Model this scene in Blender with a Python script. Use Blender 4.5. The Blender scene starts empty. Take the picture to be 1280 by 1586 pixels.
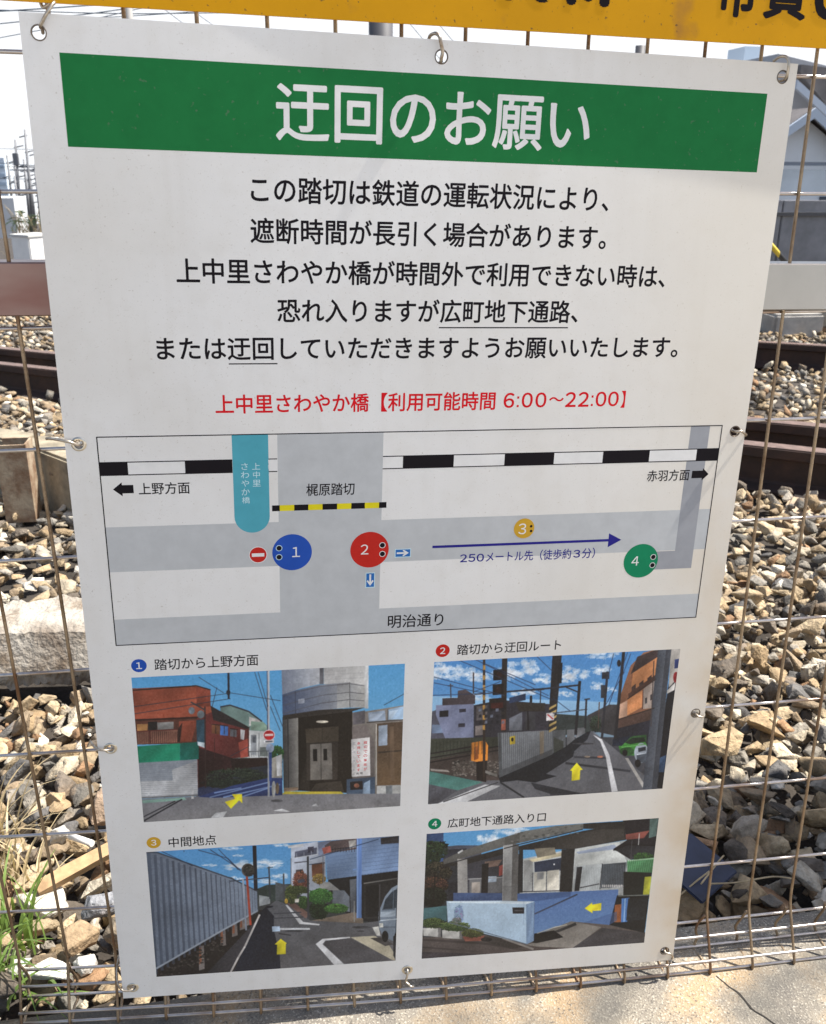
import bpy, bmesh, math, random
import numpy as np
from mathutils import Vector, Matrix, Quaternion, noise as mnoise

SC = bpy.context.scene
COL = SC.collection
R = math.radians

# ------------------------------------------------------------------ camera
cam = bpy.data.cameras.new('camera')
cam.sensor_fit = 'HORIZONTAL'; cam.sensor_width = 36.0
cam.lens = 36.0 * 1446.6 / 1280.0
cam.clip_start = 0.02; cam.clip_end = 2000
camo = bpy.data.objects.new('camera', cam); COL.objects.link(camo)
ri = Vector((0.98763, -0.156583, 0.0082716)); dn = Vector((-0.047035, -0.346166, -0.936993)); fw = Vector((0.14958, 0.925014, -0.349249))
camo.matrix_world = Matrix(((ri.x, -dn.x, -fw.x, -0.163594), (ri.y, -dn.y, -fw.y, -0.781178), (ri.z, -dn.z, -fw.z, 0.875265), (0, 0, 0, 1)))
cam.dof.use_dof = True; cam.dof.focus_distance = 0.90; cam.dof.aperture_fstop = 26.0
SC.camera = camo

# ------------------------------------------------------------------ sky, sun, exposure
SUN = Vector((0.52, -0.010, 0.853)).normalized()
w = bpy.data.worlds.new('World'); SC.world = w; w.use_nodes = True
nt = w.node_tree; bg = nt.nodes['Background']
sky = nt.nodes.new('ShaderNodeTexSky'); sky.sky_type = 'NISHITA'; sky.sun_disc = False
sky.sun_elevation = math.asin(SUN.z); sky.sun_rotation = math.atan2(SUN.x, SUN.y)
sky.air_density = 1.0; sky.dust_density = 2.2
tc = nt.nodes.new('ShaderNodeTexCoord')
# thin bright cloud: a hazy bank low beyond the tracks, scattered veils higher up
nz = nt.nodes.new('ShaderNodeTexNoise'); nz.inputs['Scale'].default_value = 1.6; nz.inputs['Detail'].default_value = 6
cr = nt.nodes.new('ShaderNodeValToRGB'); cr.color_ramp.elements[0].position = .42; cr.color_ramp.elements[1].position = .75; cr.color_ramp.elements[1].color = (.45, .45, .45, 1)
sx = nt.nodes.new('ShaderNodeSeparateXYZ'); nt.links.new(tc.outputs['Generated'], sx.inputs[0])
def rng_node(sock, a, b2, c=0., d=1.):
    q = nt.nodes.new('ShaderNodeMapRange'); q.interpolation_type = 'SMOOTHSTEP'
    for k, v in zip(('From Min', 'From Max', 'To Min', 'To Max'), (a, b2, c, d)): q.inputs[k].default_value = v
    nt.links.new(sock, q.inputs['Value']); return q.outputs['Result']
def mth(op, a, b2):
    q = nt.nodes.new('ShaderNodeMath'); q.operation = op; nt.links.new(a, q.inputs[0]); nt.links.new(b2, q.inputs[1]); return q.outputs[0]
bank = mth('MULTIPLY', rng_node(sx.outputs['Z'], .50, .12), rng_node(sx.outputs['Y'], -.15, .45))
nt.links.new(tc.outputs['Generated'], nz.inputs['Vector']); nt.links.new(nz.outputs['Fac'], cr.inputs['Fac'])
cov = mth('MAXIMUM', bank, cr.outputs['Color'])
mx = nt.nodes.new('ShaderNodeMix'); mx.data_type = 'RGBA'; mx.inputs[7].default_value = (6.3, 6.45, 6.7, 1)
nt.links.new(cov, mx.inputs[0]); nt.links.new(sky.outputs['Color'], mx.inputs[6])
nt.links.new(mx.outputs[2], bg.inputs['Color'])
bg.inputs['Strength'].default_value = 0.095
sd = bpy.data.lights.new('sun', 'SUN'); sd.energy = 5.0; sd.angle = R(0.5); sd.color = (1.0, 0.95, 0.87)
so = bpy.data.objects.new('sun', sd); COL.objects.link(so)
so.rotation_euler = SUN.to_track_quat('Z', 'Y').to_euler()
SC.view_settings.view_transform = 'Standard'; SC.view_settings.look = 'None'
SC.view_settings.exposure = 0.90; SC.view_settings.gamma = 1.0
SC.cycles.max_bounces = 6

random.seed(4); rng = np.random.default_rng(11)

# ------------------------------------------------------------------ materials
def srgb(r, g, b):
    f = lambda c: (c / 255 / 12.92) if c / 255 <= .04045 else ((c / 255 + .055) / 1.055) ** 2.4
    return (f(r), f(g), f(b), 1.0)

def mat(name, col, rough=.6, metal=0., var=0., vscale=30., col2=None, bump=0., bscale=200., spec=.5, coord='Object', dist=.002, thr=(.35, .65)):
    m = bpy.data.materials.new(name); m.use_nodes = True
    n = m.node_tree.nodes; l = m.node_tree.links; p = n['Principled BSDF']
    p.inputs['Roughness'].default_value = rough; p.inputs['Metallic'].default_value = metal
    p.inputs['Specular IOR Level'].default_value = spec
    p.inputs['Base Color'].default_value = (*col[:3], 1)
    t = n.new('ShaderNodeTexCoord')
    if var > 0 or col2:
        a = n.new('ShaderNodeTexNoise'); a.inputs['Scale'].default_value = vscale; a.inputs['Detail'].default_value = 7; a.inputs['Roughness'].default_value = .65
        l.new(t.outputs[coord], a.inputs['Vector'])
        r = n.new('ShaderNodeValToRGB')
        c2 = col2 if col2 else tuple(max(0, c * (1 - var)) for c in col[:3])
        c1 = col[:3] if col2 else tuple(min(1, c * (1 + var)) for c in col[:3])
        r.color_ramp.elements[0].position, r.color_ramp.elements[1].position = thr
        r.color_ramp.elements[0].color = (*c2[:3], 1); r.color_ramp.elements[1].color = (*c1[:3], 1)
        l.new(a.outputs['Fac'], r.inputs['Fac']); l.new(r.outputs['Color'], p.inputs['Base Color'])
    if bump > 0:
        b = n.new('ShaderNodeTexNoise'); b.inputs['Scale'].default_value = bscale; b.inputs['Detail'].default_value = 6
        l.new(t.outputs[coord], b.inputs['Vector'])
        bm_ = n.new('ShaderNodeBump'); bm_.inputs['Strength'].default_value = bump; bm_.inputs['Distance'].default_value = dist
        l.new(b.outputs['Fac'], bm_.inputs['Height']); l.new(bm_.outputs['Normal'], p.inputs['Normal'])
    return m

def mixin(m, col, scale, lo, hi, detail=8, stretch=None, fac=1.0):
    """lay a second noise-masked colour (dirt, rust, specks) over a material"""
    n = m.node_tree.nodes; l = m.node_tree.links; p = n['Principled BSDF']
    t = n.new('ShaderNodeTexCoord'); a = n.new('ShaderNodeTexNoise'); a.inputs['Scale'].default_value = scale; a.inputs['Detail'].default_value = detail
    src = t.outputs['Object']
    if stretch:
        mp = n.new('ShaderNodeMapping'); mp.inputs['Scale'].default_value = stretch; l.new(src, mp.inputs['Vector']); src = mp.outputs['Vector']
    l.new(src, a.inputs['Vector'])
    r = n.new('ShaderNodeMapRange'); r.inputs['From Min'].default_value = lo; r.inputs['From Max'].default_value = hi; r.inputs['To Max'].default_value = fac
    l.new(a.outputs['Fac'], r.inputs['Value'])
    x = n.new('ShaderNodeMix'); x.data_type = 'RGBA'; x.inputs[7].default_value = (*col[:3], 1)
    lk = p.inputs['Base Color'].links
    if lk: l.new(lk[0].from_socket, x.inputs[6])
    else: x.inputs[6].default_value = p.inputs['Base Color'].default_value
    l.new(r.outputs['Result'], x.inputs[0]); l.new(x.outputs[2], p.inputs['Base Color'])
    return r, x

# ------------------------------------------------------------------ object helpers
def tag(o, label=None, cat=None, group=None, kind=None):
    if label: o['label'] = label
    if cat: o['category'] = cat
    if group: o['group'] = group
    if kind: o['kind'] = kind
    return o

def empty(name, loc, label, cat, group=None):
    o = bpy.data.objects.new(name, None); COL.objects.link(o); o.location = loc; o.empty_display_size = .05
    return tag(o, label, cat, group)

def link(name, me, m=None, parent=None):
    o = bpy.data.objects.new(name, me); COL.objects.link(o)
    if m is not None:
        for k in (m if isinstance(m, (list, tuple)) else [m]): me.materials.append(k)
    if parent is not None:
        o.parent = parent
        o.matrix_parent_inverse = Matrix.Translation(-Vector(parent.location)) if parent.parent is None else Matrix.Identity(4)
        if parent.parent is not None: o.matrix_parent_inverse = Matrix.Identity(4)
    return o

def frombm(name, b, m=None, parent=None, smooth=False):
    me = bpy.data.meshes.new(name); b.normal_update(); b.to_mesh(me); b.free()
    if smooth: me.polygons.foreach_set('use_smooth', [True] * len(me.polygons))
    return link(name, me, m, parent)

def from_np(name, V, T, m=None, parent=None, mi=None, smooth=False, attr=None):
    me = bpy.data.meshes.new(name); V = np.asarray(V, np.float32); T = np.asarray(T, np.int32)
    k = T.shape[1]
    me.vertices.add(len(V)); me.vertices.foreach_set('co', V.ravel())
    me.loops.add(T.size); me.loops.foreach_set('vertex_index', T.ravel())
    me.polygons.add(len(T)); me.polygons.foreach_set('loop_start', np.arange(0, T.size, k, dtype=np.int32))
    if mi is not None: me.polygons.foreach_set('material_index', np.asarray(mi, np.int32))
    if smooth: me.polygons.foreach_set('use_smooth', np.ones(len(T), bool))
    me.update(calc_edges=True)
    if attr is not None:
        a = me.attributes.new('tint', 'FLOAT_COLOR', 'POINT'); a.data.foreach_set('color', np.asarray(attr, np.float32).ravel())
    me.validate()
    return link(name, me, m, parent)

def add_box(b, c, s, rot=None, mi=0):
    vs = []
    for dx, dy, dz in ((-1,-1,-1),(1,-1,-1),(1,1,-1),(-1,1,-1),(-1,-1,1),(1,-1,1),(1,1,1),(-1,1,1)):
        v = Vector((dx * s[0] / 2, dy * s[1] / 2, dz * s[2] / 2))
        if rot is not None: v = rot @ v
        vs.append(b.verts.new(Vector(c) + v))
    for f in ((0,3,2,1),(4,5,6,7),(0,1,5,4),(1,2,6,5),(2,3,7,6),(3,0,4,7)):
        q = b.faces.new([vs[i] for i in f]); q.material_index = mi
    return vs

def add_tube(b, pts, r, n=8, caps=True, mi=0):
    pts = [Vector(p) for p in pts]; rings = []
    up = None
    for i, p in enumerate(pts):
        t = (pts[min(i + 1, len(pts) - 1)] - pts[max(i - 1, 0)]).normalized()
        if up is None:
            up = Vector((0, 0, 1)) if abs(t.z) < .9 else Vector((1, 0, 0))
        a = (up - t * up.dot(t))
        if a.length < 1e-4: a = t.orthogonal()
        a.normalize(); c = t.cross(a); up = a
        rr = r[i] if isinstance(r, (list, tuple)) else r
        rings.append([b.verts.new(p + (a * math.cos(2 * math.pi * k / n) + c * math.sin(2 * math.pi * k / n)) * rr) for k in range(n)])
    for i in range(len(rings) - 1):
        for k in range(n):
            f = b.faces.new((rings[i][k], rings[i][(k + 1) % n], rings[i + 1][(k + 1) % n], rings[i + 1][k])); f.smooth = True; f.material_index = mi
    if caps:
        b.faces.new(rings[0][::-1]).material_index = mi; b.faces.new(rings[-1]).material_index = mi

def spline(pts, n=8):
    pts = [Vector(p) for p in pts]; out = []
    for i in range(len(pts) - 1):
        p0 = pts[max(i - 1, 0)]; p1 = pts[i]; p2 = pts[i + 1]; p3 = pts[min(i + 2, len(pts) - 1)]
        for k in range(n):
            t = k / n
            out.append(.5 * ((2 * p1) + (p2 - p0) * t + (2 * p0 - 5 * p1 + 4 * p2 - p3) * t * t + (3 * p1 - p0 - 3 * p2 + p3) * t ** 3))
    out.append(pts[-1]); return out

def tube(name, pts, r, m, parent=None, n=8):
    b = bmesh.new(); add_tube(b, pts, r, n); return frombm(name, b, m, parent)

def boxobj(name, c, s, m, parent=None, rot=None, bevel=0.):
    b = bmesh.new(); add_box(b, c, s, rot)
    if bevel: bmesh.ops.bevel(b, geom=b.edges[:], offset=bevel, segments=2, affect='EDGES')
    return frombm(name, b, m, parent)

def prism(name, poly, y0, y1, m, parent=None):
    """polygon given in X,Z, run from y0 to y1"""
    b = bmesh.new()
    A = [b.verts.new((x, y0, z)) for x, z in poly]; B = [b.verts.new((x, y1, z)) for x, z in poly]
    b.faces.new(A); b.faces.new(B[::-1])
    for i in range(len(poly)):
        j = (i + 1) % len(poly); b.faces.new((A[j], A[i], B[i], B[j]))
    bmesh.ops.recalc_face_normals(b, faces=b.faces[:])
    return frombm(name, b, m, parent)

def ground_z(y):            # the yard falls gently away behind the fence
    return -0.02 - 0.057 * max(y, 0.0)

# ------------------------------------------------------------------ ground, concrete footing
soil = mat('ballast_soil', (.045, .037, .03), .95, var=.4, vscale=12, bump=.6, bscale=60, dist=.01)
b = bmesh.new()
ys = [-30, .02, 2, 5, 9, 20, 60, 140, 400, 1200]
xs = [-900, -200, -40, -10, -3, 0, 3, 10, 40, 200, 900]
gv = [[b.verts.new((x, y, (-.14 if y < .03 else ground_z(y) - .022))) for x in xs] for y in ys]
for i in range(len(ys) - 1):
    for j in range(len(xs) - 1): b.faces.new((gv[i][j], gv[i][j + 1], gv[i + 1][j + 1], gv[i + 1][j]))
tag(frombm('ground', b, soil), kind='structure')

conc = mat('weathered_concrete', (.36, .315, .245), .95, col2=(.185, .165, .14), vscale=10, bump=.9, bscale=420, dist=.0022, thr=(.4, .62))
mixin(conc, (.46, .29, .13), 10, .50, .68, 6, fac=.65)
mixin(conc, (.52, .48, .40), 420, .55, .66, 3, fac=.8)
mixin(conc, (.07, .065, .058), 330, .57, .68, 3, fac=.75)
mixin(conc, (.10, .095, .085), 8, .50, .66, 9, fac=.7)
_r, _x = mixin(conc, (.085, .08, .068), 12, .30, .55, 7)       # darker end to the left
_n = conc.node_tree.nodes; _l = conc.node_tree.links
_t = _n.new('ShaderNodeTexCoord'); _s = _n.new('ShaderNodeSeparateXYZ'); _l.new(_t.outputs['Object'], _s.inputs[0])
_m = _n.new('ShaderNodeMapRange'); _m.inputs['From Min'].default_value = -.10; _m.inputs['From Max'].default_value = -.36; _m.inputs['To Max'].default_value = .85; _l.new(_s.outputs['X'], _m.inputs['Value'])
_k = _n.new('ShaderNodeMath'); _k.operation = 'MULTIPLY'; _l.new(_m.outputs['Result'], _k.inputs[0]); _l.new(_r.outputs['Result'], _k.inputs[1]); _l.new(_k.outputs[0], _x.inputs[0])
b = bmesh.new()
nx, ny = 170, 46
X = np.linspace(-2.2, 2.6, nx); Yv = np.concatenate([np.linspace(-1.6, -.3, 8), np.linspace(-.26, .05, ny - 8)])
def conc_top(x, y): return .0085 * max(-1, min(1, x / .35)) + .004 + .0016 * mnoise.noise((x * 14, y * 14, 3.)) + .0009 * mnoise.noise((x * 55, y * 55, 7.))
grid = []
for y in Yv:
    row = []
    for x in X:
        z = conc_top(x, y)
        yy = y
        if y > .045: yy = y + .006 * mnoise.noise((x * 12, 1., 2.)) - .008
        if y > .03: z -= .004 * (y - .03) / .02
        row.append(b.verts.new((x, yy, z)))
    grid.append(row)
for i in range(len(Yv) - 1):
    for j in range(nx - 1):
        f = b.faces.new((grid[i][j], grid[i][j + 1], grid[i + 1][j + 1], grid[i + 1][j])); f.smooth = True
low = [b.verts.new((v.co.x, v.co.y + .004, -.13)) for v in grid[-1]]
for j in range(nx - 1): b.faces.new((grid[-1][j], grid[-1][j + 1], low[j + 1], low[j]))
footing = tag(frombm('concrete_pavement', b, conc), kind='structure')
road = mat('pale_street_paving', (.42, .40, .375), .9, var=.12, vscale=3, bump=.3, bscale=120)
b = bmesh.new(); b.faces.new([b.verts.new(p) for p in ((-60, -40, .0), (60, -40, .0), (60, -1.59, .0), (-60, -1.59, .0))]); tag(frombm('street', b, road), kind='structure')
b = bmesh.new()
for x0, x1 in ((-60, -2.195), (2.595, 60)): b.faces.new([b.verts.new(p) for p in ((x0, -1.595, -.002), (x1, -1.595, -.002), (x1, .045, -.002), (x0, .045, -.002))])
tag(frombm('pavement', b, road), kind='structure')
crackm = mat('crack_dark', (.03, .026, .022), 1.0)  # plain dark colour for the crack strips
def crack(pts, wd):
    b = bmesh.new(); L = []
    pp = []
    for i in range(len(pts) - 1):
        for t in np.linspace(0, 1, 9)[:-1]:
            pp.append(Vector(pts[i]).lerp(Vector(pts[i + 1]), t))
    pp.append(Vector(pts[-1]))
    for i, p in enumerate(pp):
        jx = .0028 * mnoise.noise((p.x * 90, p.y * 90, 1.)); ww = wd * (.5 + .7 * abs(mnoise.noise((p.x * 60, p.y * 60, 5.))) + .25)
        z = conc_top(p.x, p.y) + .0006
        L.append((b.verts.new((p.x + jx - ww, p.y, z)), b.verts.new((p.x + jx + ww, p.y, z))))
    for i in range(len(L) - 1): b.faces.new((L[i][0], L[i][1], L[i + 1][1], L[i + 1][0]))
    return frombm('crack', b, crackm, footing)
crack([(.312, -.034, 0), (.326, -.062, 0), (.330, -.082, 0), (.352, -.118, 0), (.362, -.16, 0), (.37, -.26, 0)], .0011)
crack([(.245, .045, 0), (.262, .01, 0), (.275, -.01, 0)], .0007)

# ------------------------------------------------------------------ stones
def rock(seed, pts=18, bev=.06, rough=.0):
    r = random.Random(seed); b = bmesh.new()
    for _ in range(pts):
        v = Vector((r.gauss(0, 1), r.gauss(0, 1), r.gauss(0, 1))).normalized()
        v *= r.uniform(.66, 1.0)
        b.verts.new((v.x, v.y * r.uniform(.8, 1), v.z))
    h = bmesh.ops.convex_hull(b, input=b.verts[:])
    bmesh.ops.delete(b, geom=[v for v in b.verts if not v.link_faces], context='VERTS')
    bmesh.ops.dissolve_limit(b, angle_limit=R(16), verts=b.verts[:], edges=b.edges[:])
    if bev: bmesh.ops.bevel(b, geom=b.edges[:], offset=bev, segments=1, affect='EDGES', clamp_overlap=True)
    bmesh.ops.triangulate(b, faces=b.faces[:])
    if rough:
        bmesh.ops.subdivide_edges(b, edges=b.edges[:], cuts=2, use_grid_fill=True)
        bmesh.ops.triangulate(b, faces=b.faces[:])
        for v in b.verts:
            c = v.co.copy(); v.co += v.normal * rough * (mnoise.noise(c * 2.3 + Vector((seed, 0, 0))) + .6 * mnoise.noise(c * 6 + Vector((0, seed, 0))))
    b.verts.index_update(); b.verts.ensure_lookup_table()
    V = np.array([v.co[:] for v in b.verts]); T = np.array([[v.index for v in f.verts] for f in b.faces]); b.free()
    return V, T

ROCK_FINE = [rock(100 + i, 11 + i % 6, .016, .05) for i in range(20)]
ROCK_MID = [rock(200 + i, 11 + i % 4, .016) for i in range(14)]
ROCK_LOW = [rock(300 + i, 11, 0) for i in range(10)]
PAL = np.array([(.34, .255, .155), (.41, .32, .205), (.45, .385, .285), (.25, .19, .125), (.20, .185, .16), (.29, .26, .215), (.52, .465, .37), (.145, .12, .095), (.28, .17, .095), (.11, .105, .10), (.62, .575, .49), (.35, .255, .15)])
PW = np.array([.12, .11, .11, .12, .12, .12, .07, .09, .04, .06, .03, .05]); PW = PW / PW.sum()

def rotmats(n):
    q = rng.normal(size=(n, 4)); q /= np.linalg.norm(q, axis=1)[:, None]
    a, x, y, z = q.T
    return np.stack([np.stack([1-2*(y*y+z*z), 2*(x*y-z*a), 2*(x*z+y*a)], -1), np.stack([2*(x*y+z*a), 1-2*(x*x+z*z), 2*(y*z-x*a)], -1), np.stack([2*(x*z-y*a), 2*(y*z+x*a), 1-2*(x*x+y*y)], -1)], 1)

def scatter(variants, P, size, tintmul=1.0, flat=.75):
    n = len(P); Rm = rotmats(n); vi = rng.integers(0, len(variants), n)
    sc = size[:, None] * np.stack([rng.uniform(.9, 1.55, n), rng.uniform(.7, 1.05, n), rng.uniform(.5, .85, n)], 1)
    tint = PAL[rng.choice(len(PAL), n, p=PW)] * rng.uniform(.74, 1.38, (n, 1)) * tintmul
    VV = []; TT = []; CC = []; off = 0
    for k, (V, T) in enumerate(variants):
        idx = np.where(vi == k)[0]
        if not len(idx): continue
        A = V[None] * sc[idx][:, None]
        A = np.einsum('nij,nvj->nvi', Rm[idx], A)
        A[:, :, 2] *= flat
        A += P[idx][:, None]
        VV.append(A.reshape(-1, 3)); TT.append((T[None] + (np.arange(len(idx)) * len(V))[:, None, None]).reshape(-1, 3) + off)
        CC.append(np.repeat(np.concatenate([tint[idx], np.ones((len(idx), 1))], 1), len(V), 0)); off += len(idx) * len(V)
    return np.concatenate(VV), np.concatenate(TT), np.concatenate(CC)

def stone_mat(name, fixed=None):
    m = bpy.data.materials.new(name); m.use_nodes = True
    n = m.node_tree.nodes; l = m.node_tree.links; p = n['Principled BSDF']; p.inputs['Roughness'].default_value = .88; p.inputs['Specular IOR Level'].default_value = .3
    t = n.new('ShaderNodeTexCoord')
    a = n.new('ShaderNodeTexNoise'); a.inputs['Scale'].default_value = 48; a.inputs['Detail'].default_value = 9; a.inputs['Roughness'].default_value = .7
    l.new(t.outputs['Object'], a.inputs['Vector'])
    mr = n.new('ShaderNodeMapRange'); mr.inputs['From Min'].default_value = .3; mr.inputs['From Max'].default_value = .72; mr.inputs['To Min'].default_value = .50; mr.inputs['To Max'].default_value = 1.40
    l.new(a.outputs['Fac'], mr.inputs['Value'])
    vm = n.new('ShaderNodeVectorMath'); vm.operation = 'SCALE'
    if fixed: vm.inputs[0].default_value = fixed
    else:
        at = n.new('ShaderNodeAttribute'); at.attribute_name = 'tint'; l.new(at.outputs['Color'], vm.inputs[0])
    l.new(mr.outputs['Result'], vm.inputs['Scale'])
    l.new(vm.outputs['Vector'], p.inputs['Base Color'])
    mixin(m, (.34, .22, .12), 30, .58, .75, 6, fac=.5)
    bn = n.new('ShaderNodeTexNoise'); bn.inputs['Scale'].default_value = 130; bn.inputs['Detail'].default_value = 8; l.new(t.outputs['Object'], bn.inputs['Vector'])
    bb = n.new('ShaderNodeBump'); bb.inputs['Strength'].default_value = .9; bb.inputs['Distance'].default_value = .006
    l.new(bn.outputs['Fac'], bb.inputs['Height']); l.new(bb.outputs['Normal'], p.inputs['Normal'])
    return m
STONE = stone_mat('ballast_stone')

# rails: line A (near), B (just behind A), C (far track)
RA = Vector((1.468, 1.968, 0)); RB = Vector((1.655, 2.35, 0)); RC = Vector((2.867, 4.57, 0))
RD = Vector((-2.846, 2.272, 0)).normalized(); RN = Vector((.624, .781, 0))
def sidedist(x, y, P0): return (x - P0.x) * RN.x + (y - P0.y) * RN.y

KERB = [(-1.55, 2.62), (-.95, 2.22), (-.74, 1.97), (-.30, 1.55)]      # old concrete kerb line
def behind_kerb(x, y):
    for (x0, y0), (x1, y1) in zip(KERB[:-1], KERB[1:]):
        if x0 <= x <= x1: return y > y0 + (y1 - y0) * (x - x0) / (x1 - x0) + .03
    return x < KERB[0][0] and y > 2.65

def pile(x0, x1, y0, y1, sp, smin, smax, variants, layers=2, tint=1.0, cone=None, keep=None):
    gx = np.arange(x0, x1, sp); gy = np.arange(y0, y1, sp); G = np.stack(np.meshgrid(gx, gy), -1).reshape(-1, 2)
    Ps = []; Ss = []
    for Lr in range(layers):
        P = G + rng.uniform(-.5, .5, G.shape) * sp
        if cone is not None: P = P[(np.abs(P[:, 0] - (-.16 + .16 * (P[:, 1] + .78))) < cone * (P[:, 1] + .78) + .25)]
        if Lr: P = P[rng.random(len(P)) < .62]
        s = smin + (smax - smin) * rng.beta(1.6, 2.2, len(P))
        z = np.empty(len(P))
        for i, (x, y) in enumerate(P):
            g = -.02 - .057 * y
            g += .012 * mnoise.noise((x * 3, y * 3, 1.))
            if behind_kerb(x, y):
                d = sidedist(x, y, RA); g += .13 * max(0., min(1., (-d - .25) / .5))
            z[i] = g - .012 + (s[i] * .75 if Lr else s[i] * .15) + (rng.uniform(0, .012) if Lr else 0)
        ok = np.ones(len(P), bool)
        for i, (x, y) in enumerate(P):
            for P0 in (RA, RB, RC):
                if abs(sidedist(x, y, P0)) < .065 + s[i] * .55: ok[i] = False
            if keep and not keep(x, y, s[i]): ok[i] = False
        Ps.append(np.column_stack([P, z])[ok]); Ss.append(s[ok])
    return scatter(variants, np.concatenate(Ps), np.concatenate(Ss), tint)

def clear_spots(x, y, s):
    if -.80 < x < -.30 and .83 - s < y < 1.02 + s * .3: return False       # slab
    if y < .052 + s * 1.0: return False
    return True
parts = [pile(-1.15, .22, .06, 1.15, .029, .009, .036, ROCK_FINE, 2, keep=clear_spots),
         pile(.22, 1.45, .06, 1.15, .034, .011, .046, ROCK_FINE, 2, keep=clear_spots),
         pile(-1.15, 1.45, .07, .9, .028, .004, .010, ROCK_LOW, 1, keep=clear_spots),
         pile(-2.6, 3.2, 1.15, 3.0, .046, .018, .038, ROCK_MID, 2, cone=.62),
         pile(-4.5, 6.5, 3.0, 8.8, .075, .026, .048, ROCK_LOW, 2, cone=.62)]
VV = []; TT = []; CC = []; o_ = 0
for V, T, C in parts: VV.append(V); TT.append(T + o_); CC.append(C); o_ += len(V)
tag(from_np('ballast_gravel', np.concatenate(VV), np.concatenate(TT), STONE, attr=np.concatenate(CC)), 'crushed stone track ballast, beige and grey, heaped behind the fence', 'gravel', kind='stuff')

def bigrock(name, loc, size, rot, col, label, seed, cat='stone', group=None, flatten=None):
    V, T = rock(seed, 14 + seed % 7, .018, .06)
    e = Matrix.Rotation(R(rot), 3, 'Z')
    V = (np.array(e) @ (V * np.array(size)).T).T
    o = from_np(name, V, T, stone_mat('rock_' + str(seed), col)); o.location = loc
    return tag(o, label, cat, group)
bigrock('stone', (-.395, .185, .004), (.038, .026, .022), 12, (.30, .305, .32), 'angular blue grey stone beside the board edge, below the wooden stick', 41)
bigrock('stone', (-.475, .215, -.004), (.045, .034, .02), -10, (.62, .57, .49), 'pale cream flat stone at the end of the wooden stick, behind the grass', 47)
bigrock('stone', (-.455, .105, -.004), (.046, .024, .011), -20, (.66, .64, .59), 'white flat slab stone lying in the green grass at the footing', 52)
bigrock('stone', (-.402, .098, .002), (.016, .013, .016), 20, (.66, .63, .57), 'small rounded white stone between two brown rocks near the footing', 55)
bigrock('stone', (-.415, .135, .006), (.029, .024, .028), 35, (.36, .26, .16), 'brown blocky stone touching the grass, left of the darker rock', 61)
bigrock('stone', (-.362, .135, .006), (.034, .024, .024), 15, (.26, .21, .15), 'dark brown wedge stone half behind the board bottom corner', 66)
bigrock('stone', (-.415, .375, .008), (.034, .030, .034), 50, (.34, .25, .18), 'reddish brown chunky stone above the wooden stick', 71)
bigrock('stone', (-.475, .335, .002), (.020, .016, .017), 10, (.60, .57, .52), 'chalk white knobbly stone left of the reddish brown chunky stone', 74)
bigrock('stone', (.475, .20, .004), (.036, .027, .026), 10, (.34, .29, .23), 'large tan stone in shade right of the dark blue plastic sheet', 83)
bigrock('stone', (.53, .40, .006), (.058, .03, .026), 20, (.44, .33, .20), 'long tan layered stone in the sun beyond the fence shade', 88)

# ------------------------------------------------------------------ debris beside the board
wood = mat('split_wood', (.42, .27, .14), .8, var=.35, vscale=25, bump=.5, bscale=90)
bb = bmesh.new(); dv = Vector((.19, .125, .012)).normalized()
add_box(bb, Vector((-.405, .268, .018)) + dv * .03, (.24, .017, .014), Matrix.Rotation(math.atan2(.125, .19), 3, 'Z') @ Matrix.Rotation(R(-4), 3, 'Y') @ Matrix.Rotation(R(22), 3, 'X'))
bmesh.ops.subdivide_edges(bb, edges=bb.edges[:], cuts=5, use_grid_fill=True)
for v in bb.verts: v.co += Vector((0, .002 * mnoise.noise(v.co * 40), .0016 * mnoise.noise(v.co * 35)))
tag(frombm('wooden_stick', bb, wood), 'orange brown split wooden stick lying on the stones beside the board', 'wood')
tag(tube('pipe_scrap', [(-.455, .315, .014), (-.422, .290, .018)], .0045, mat('white_plastic', (.78, .76, .72), .5), n=12), 'short white plastic pipe scrap next to the wooden stick', 'scrap')
blue = mat('dark_blue_plastic', (.020, .028, .060), .55, var=.3, vscale=20)
boxobj('plastic_sheet', (.362, .128, .018), (.085, .075, .004), blue, rot=Matrix.Rotation(R(33), 3, 'Z') @ Matrix.Rotation(R(14), 3, 'X'), bevel=.0015)
tag(bpy.data.objects['plastic_sheet'], 'dark blue plastic sheet lying on stones in the shade right of the board', 'plastic sheet')
twig = mat('dry_stem', (.42, .33, .20), .9, var=.3)
for i, (p, lab) in enumerate([([(.31, .085, .005), (.345, .10, .018), (.372, .112, .024)], 'pale dry twig rising left of the blue sheet'), ([(.365, .095, .020), (.40, .09, .022), (.45, .095, .020), (.475, .09, .018)], 'longest dry twig lying right of the blue sheet'), ([(.35, .09, .026), (.385, .115, .036), (.40, .13, .030)], 'thin dry twig curling over the blue sheet')]):
    tag(tube('dry_twig', spline(p, 5), .0011, twig, n=6), lab, 'twig', 'dry twigs by the blue sheet')

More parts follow.
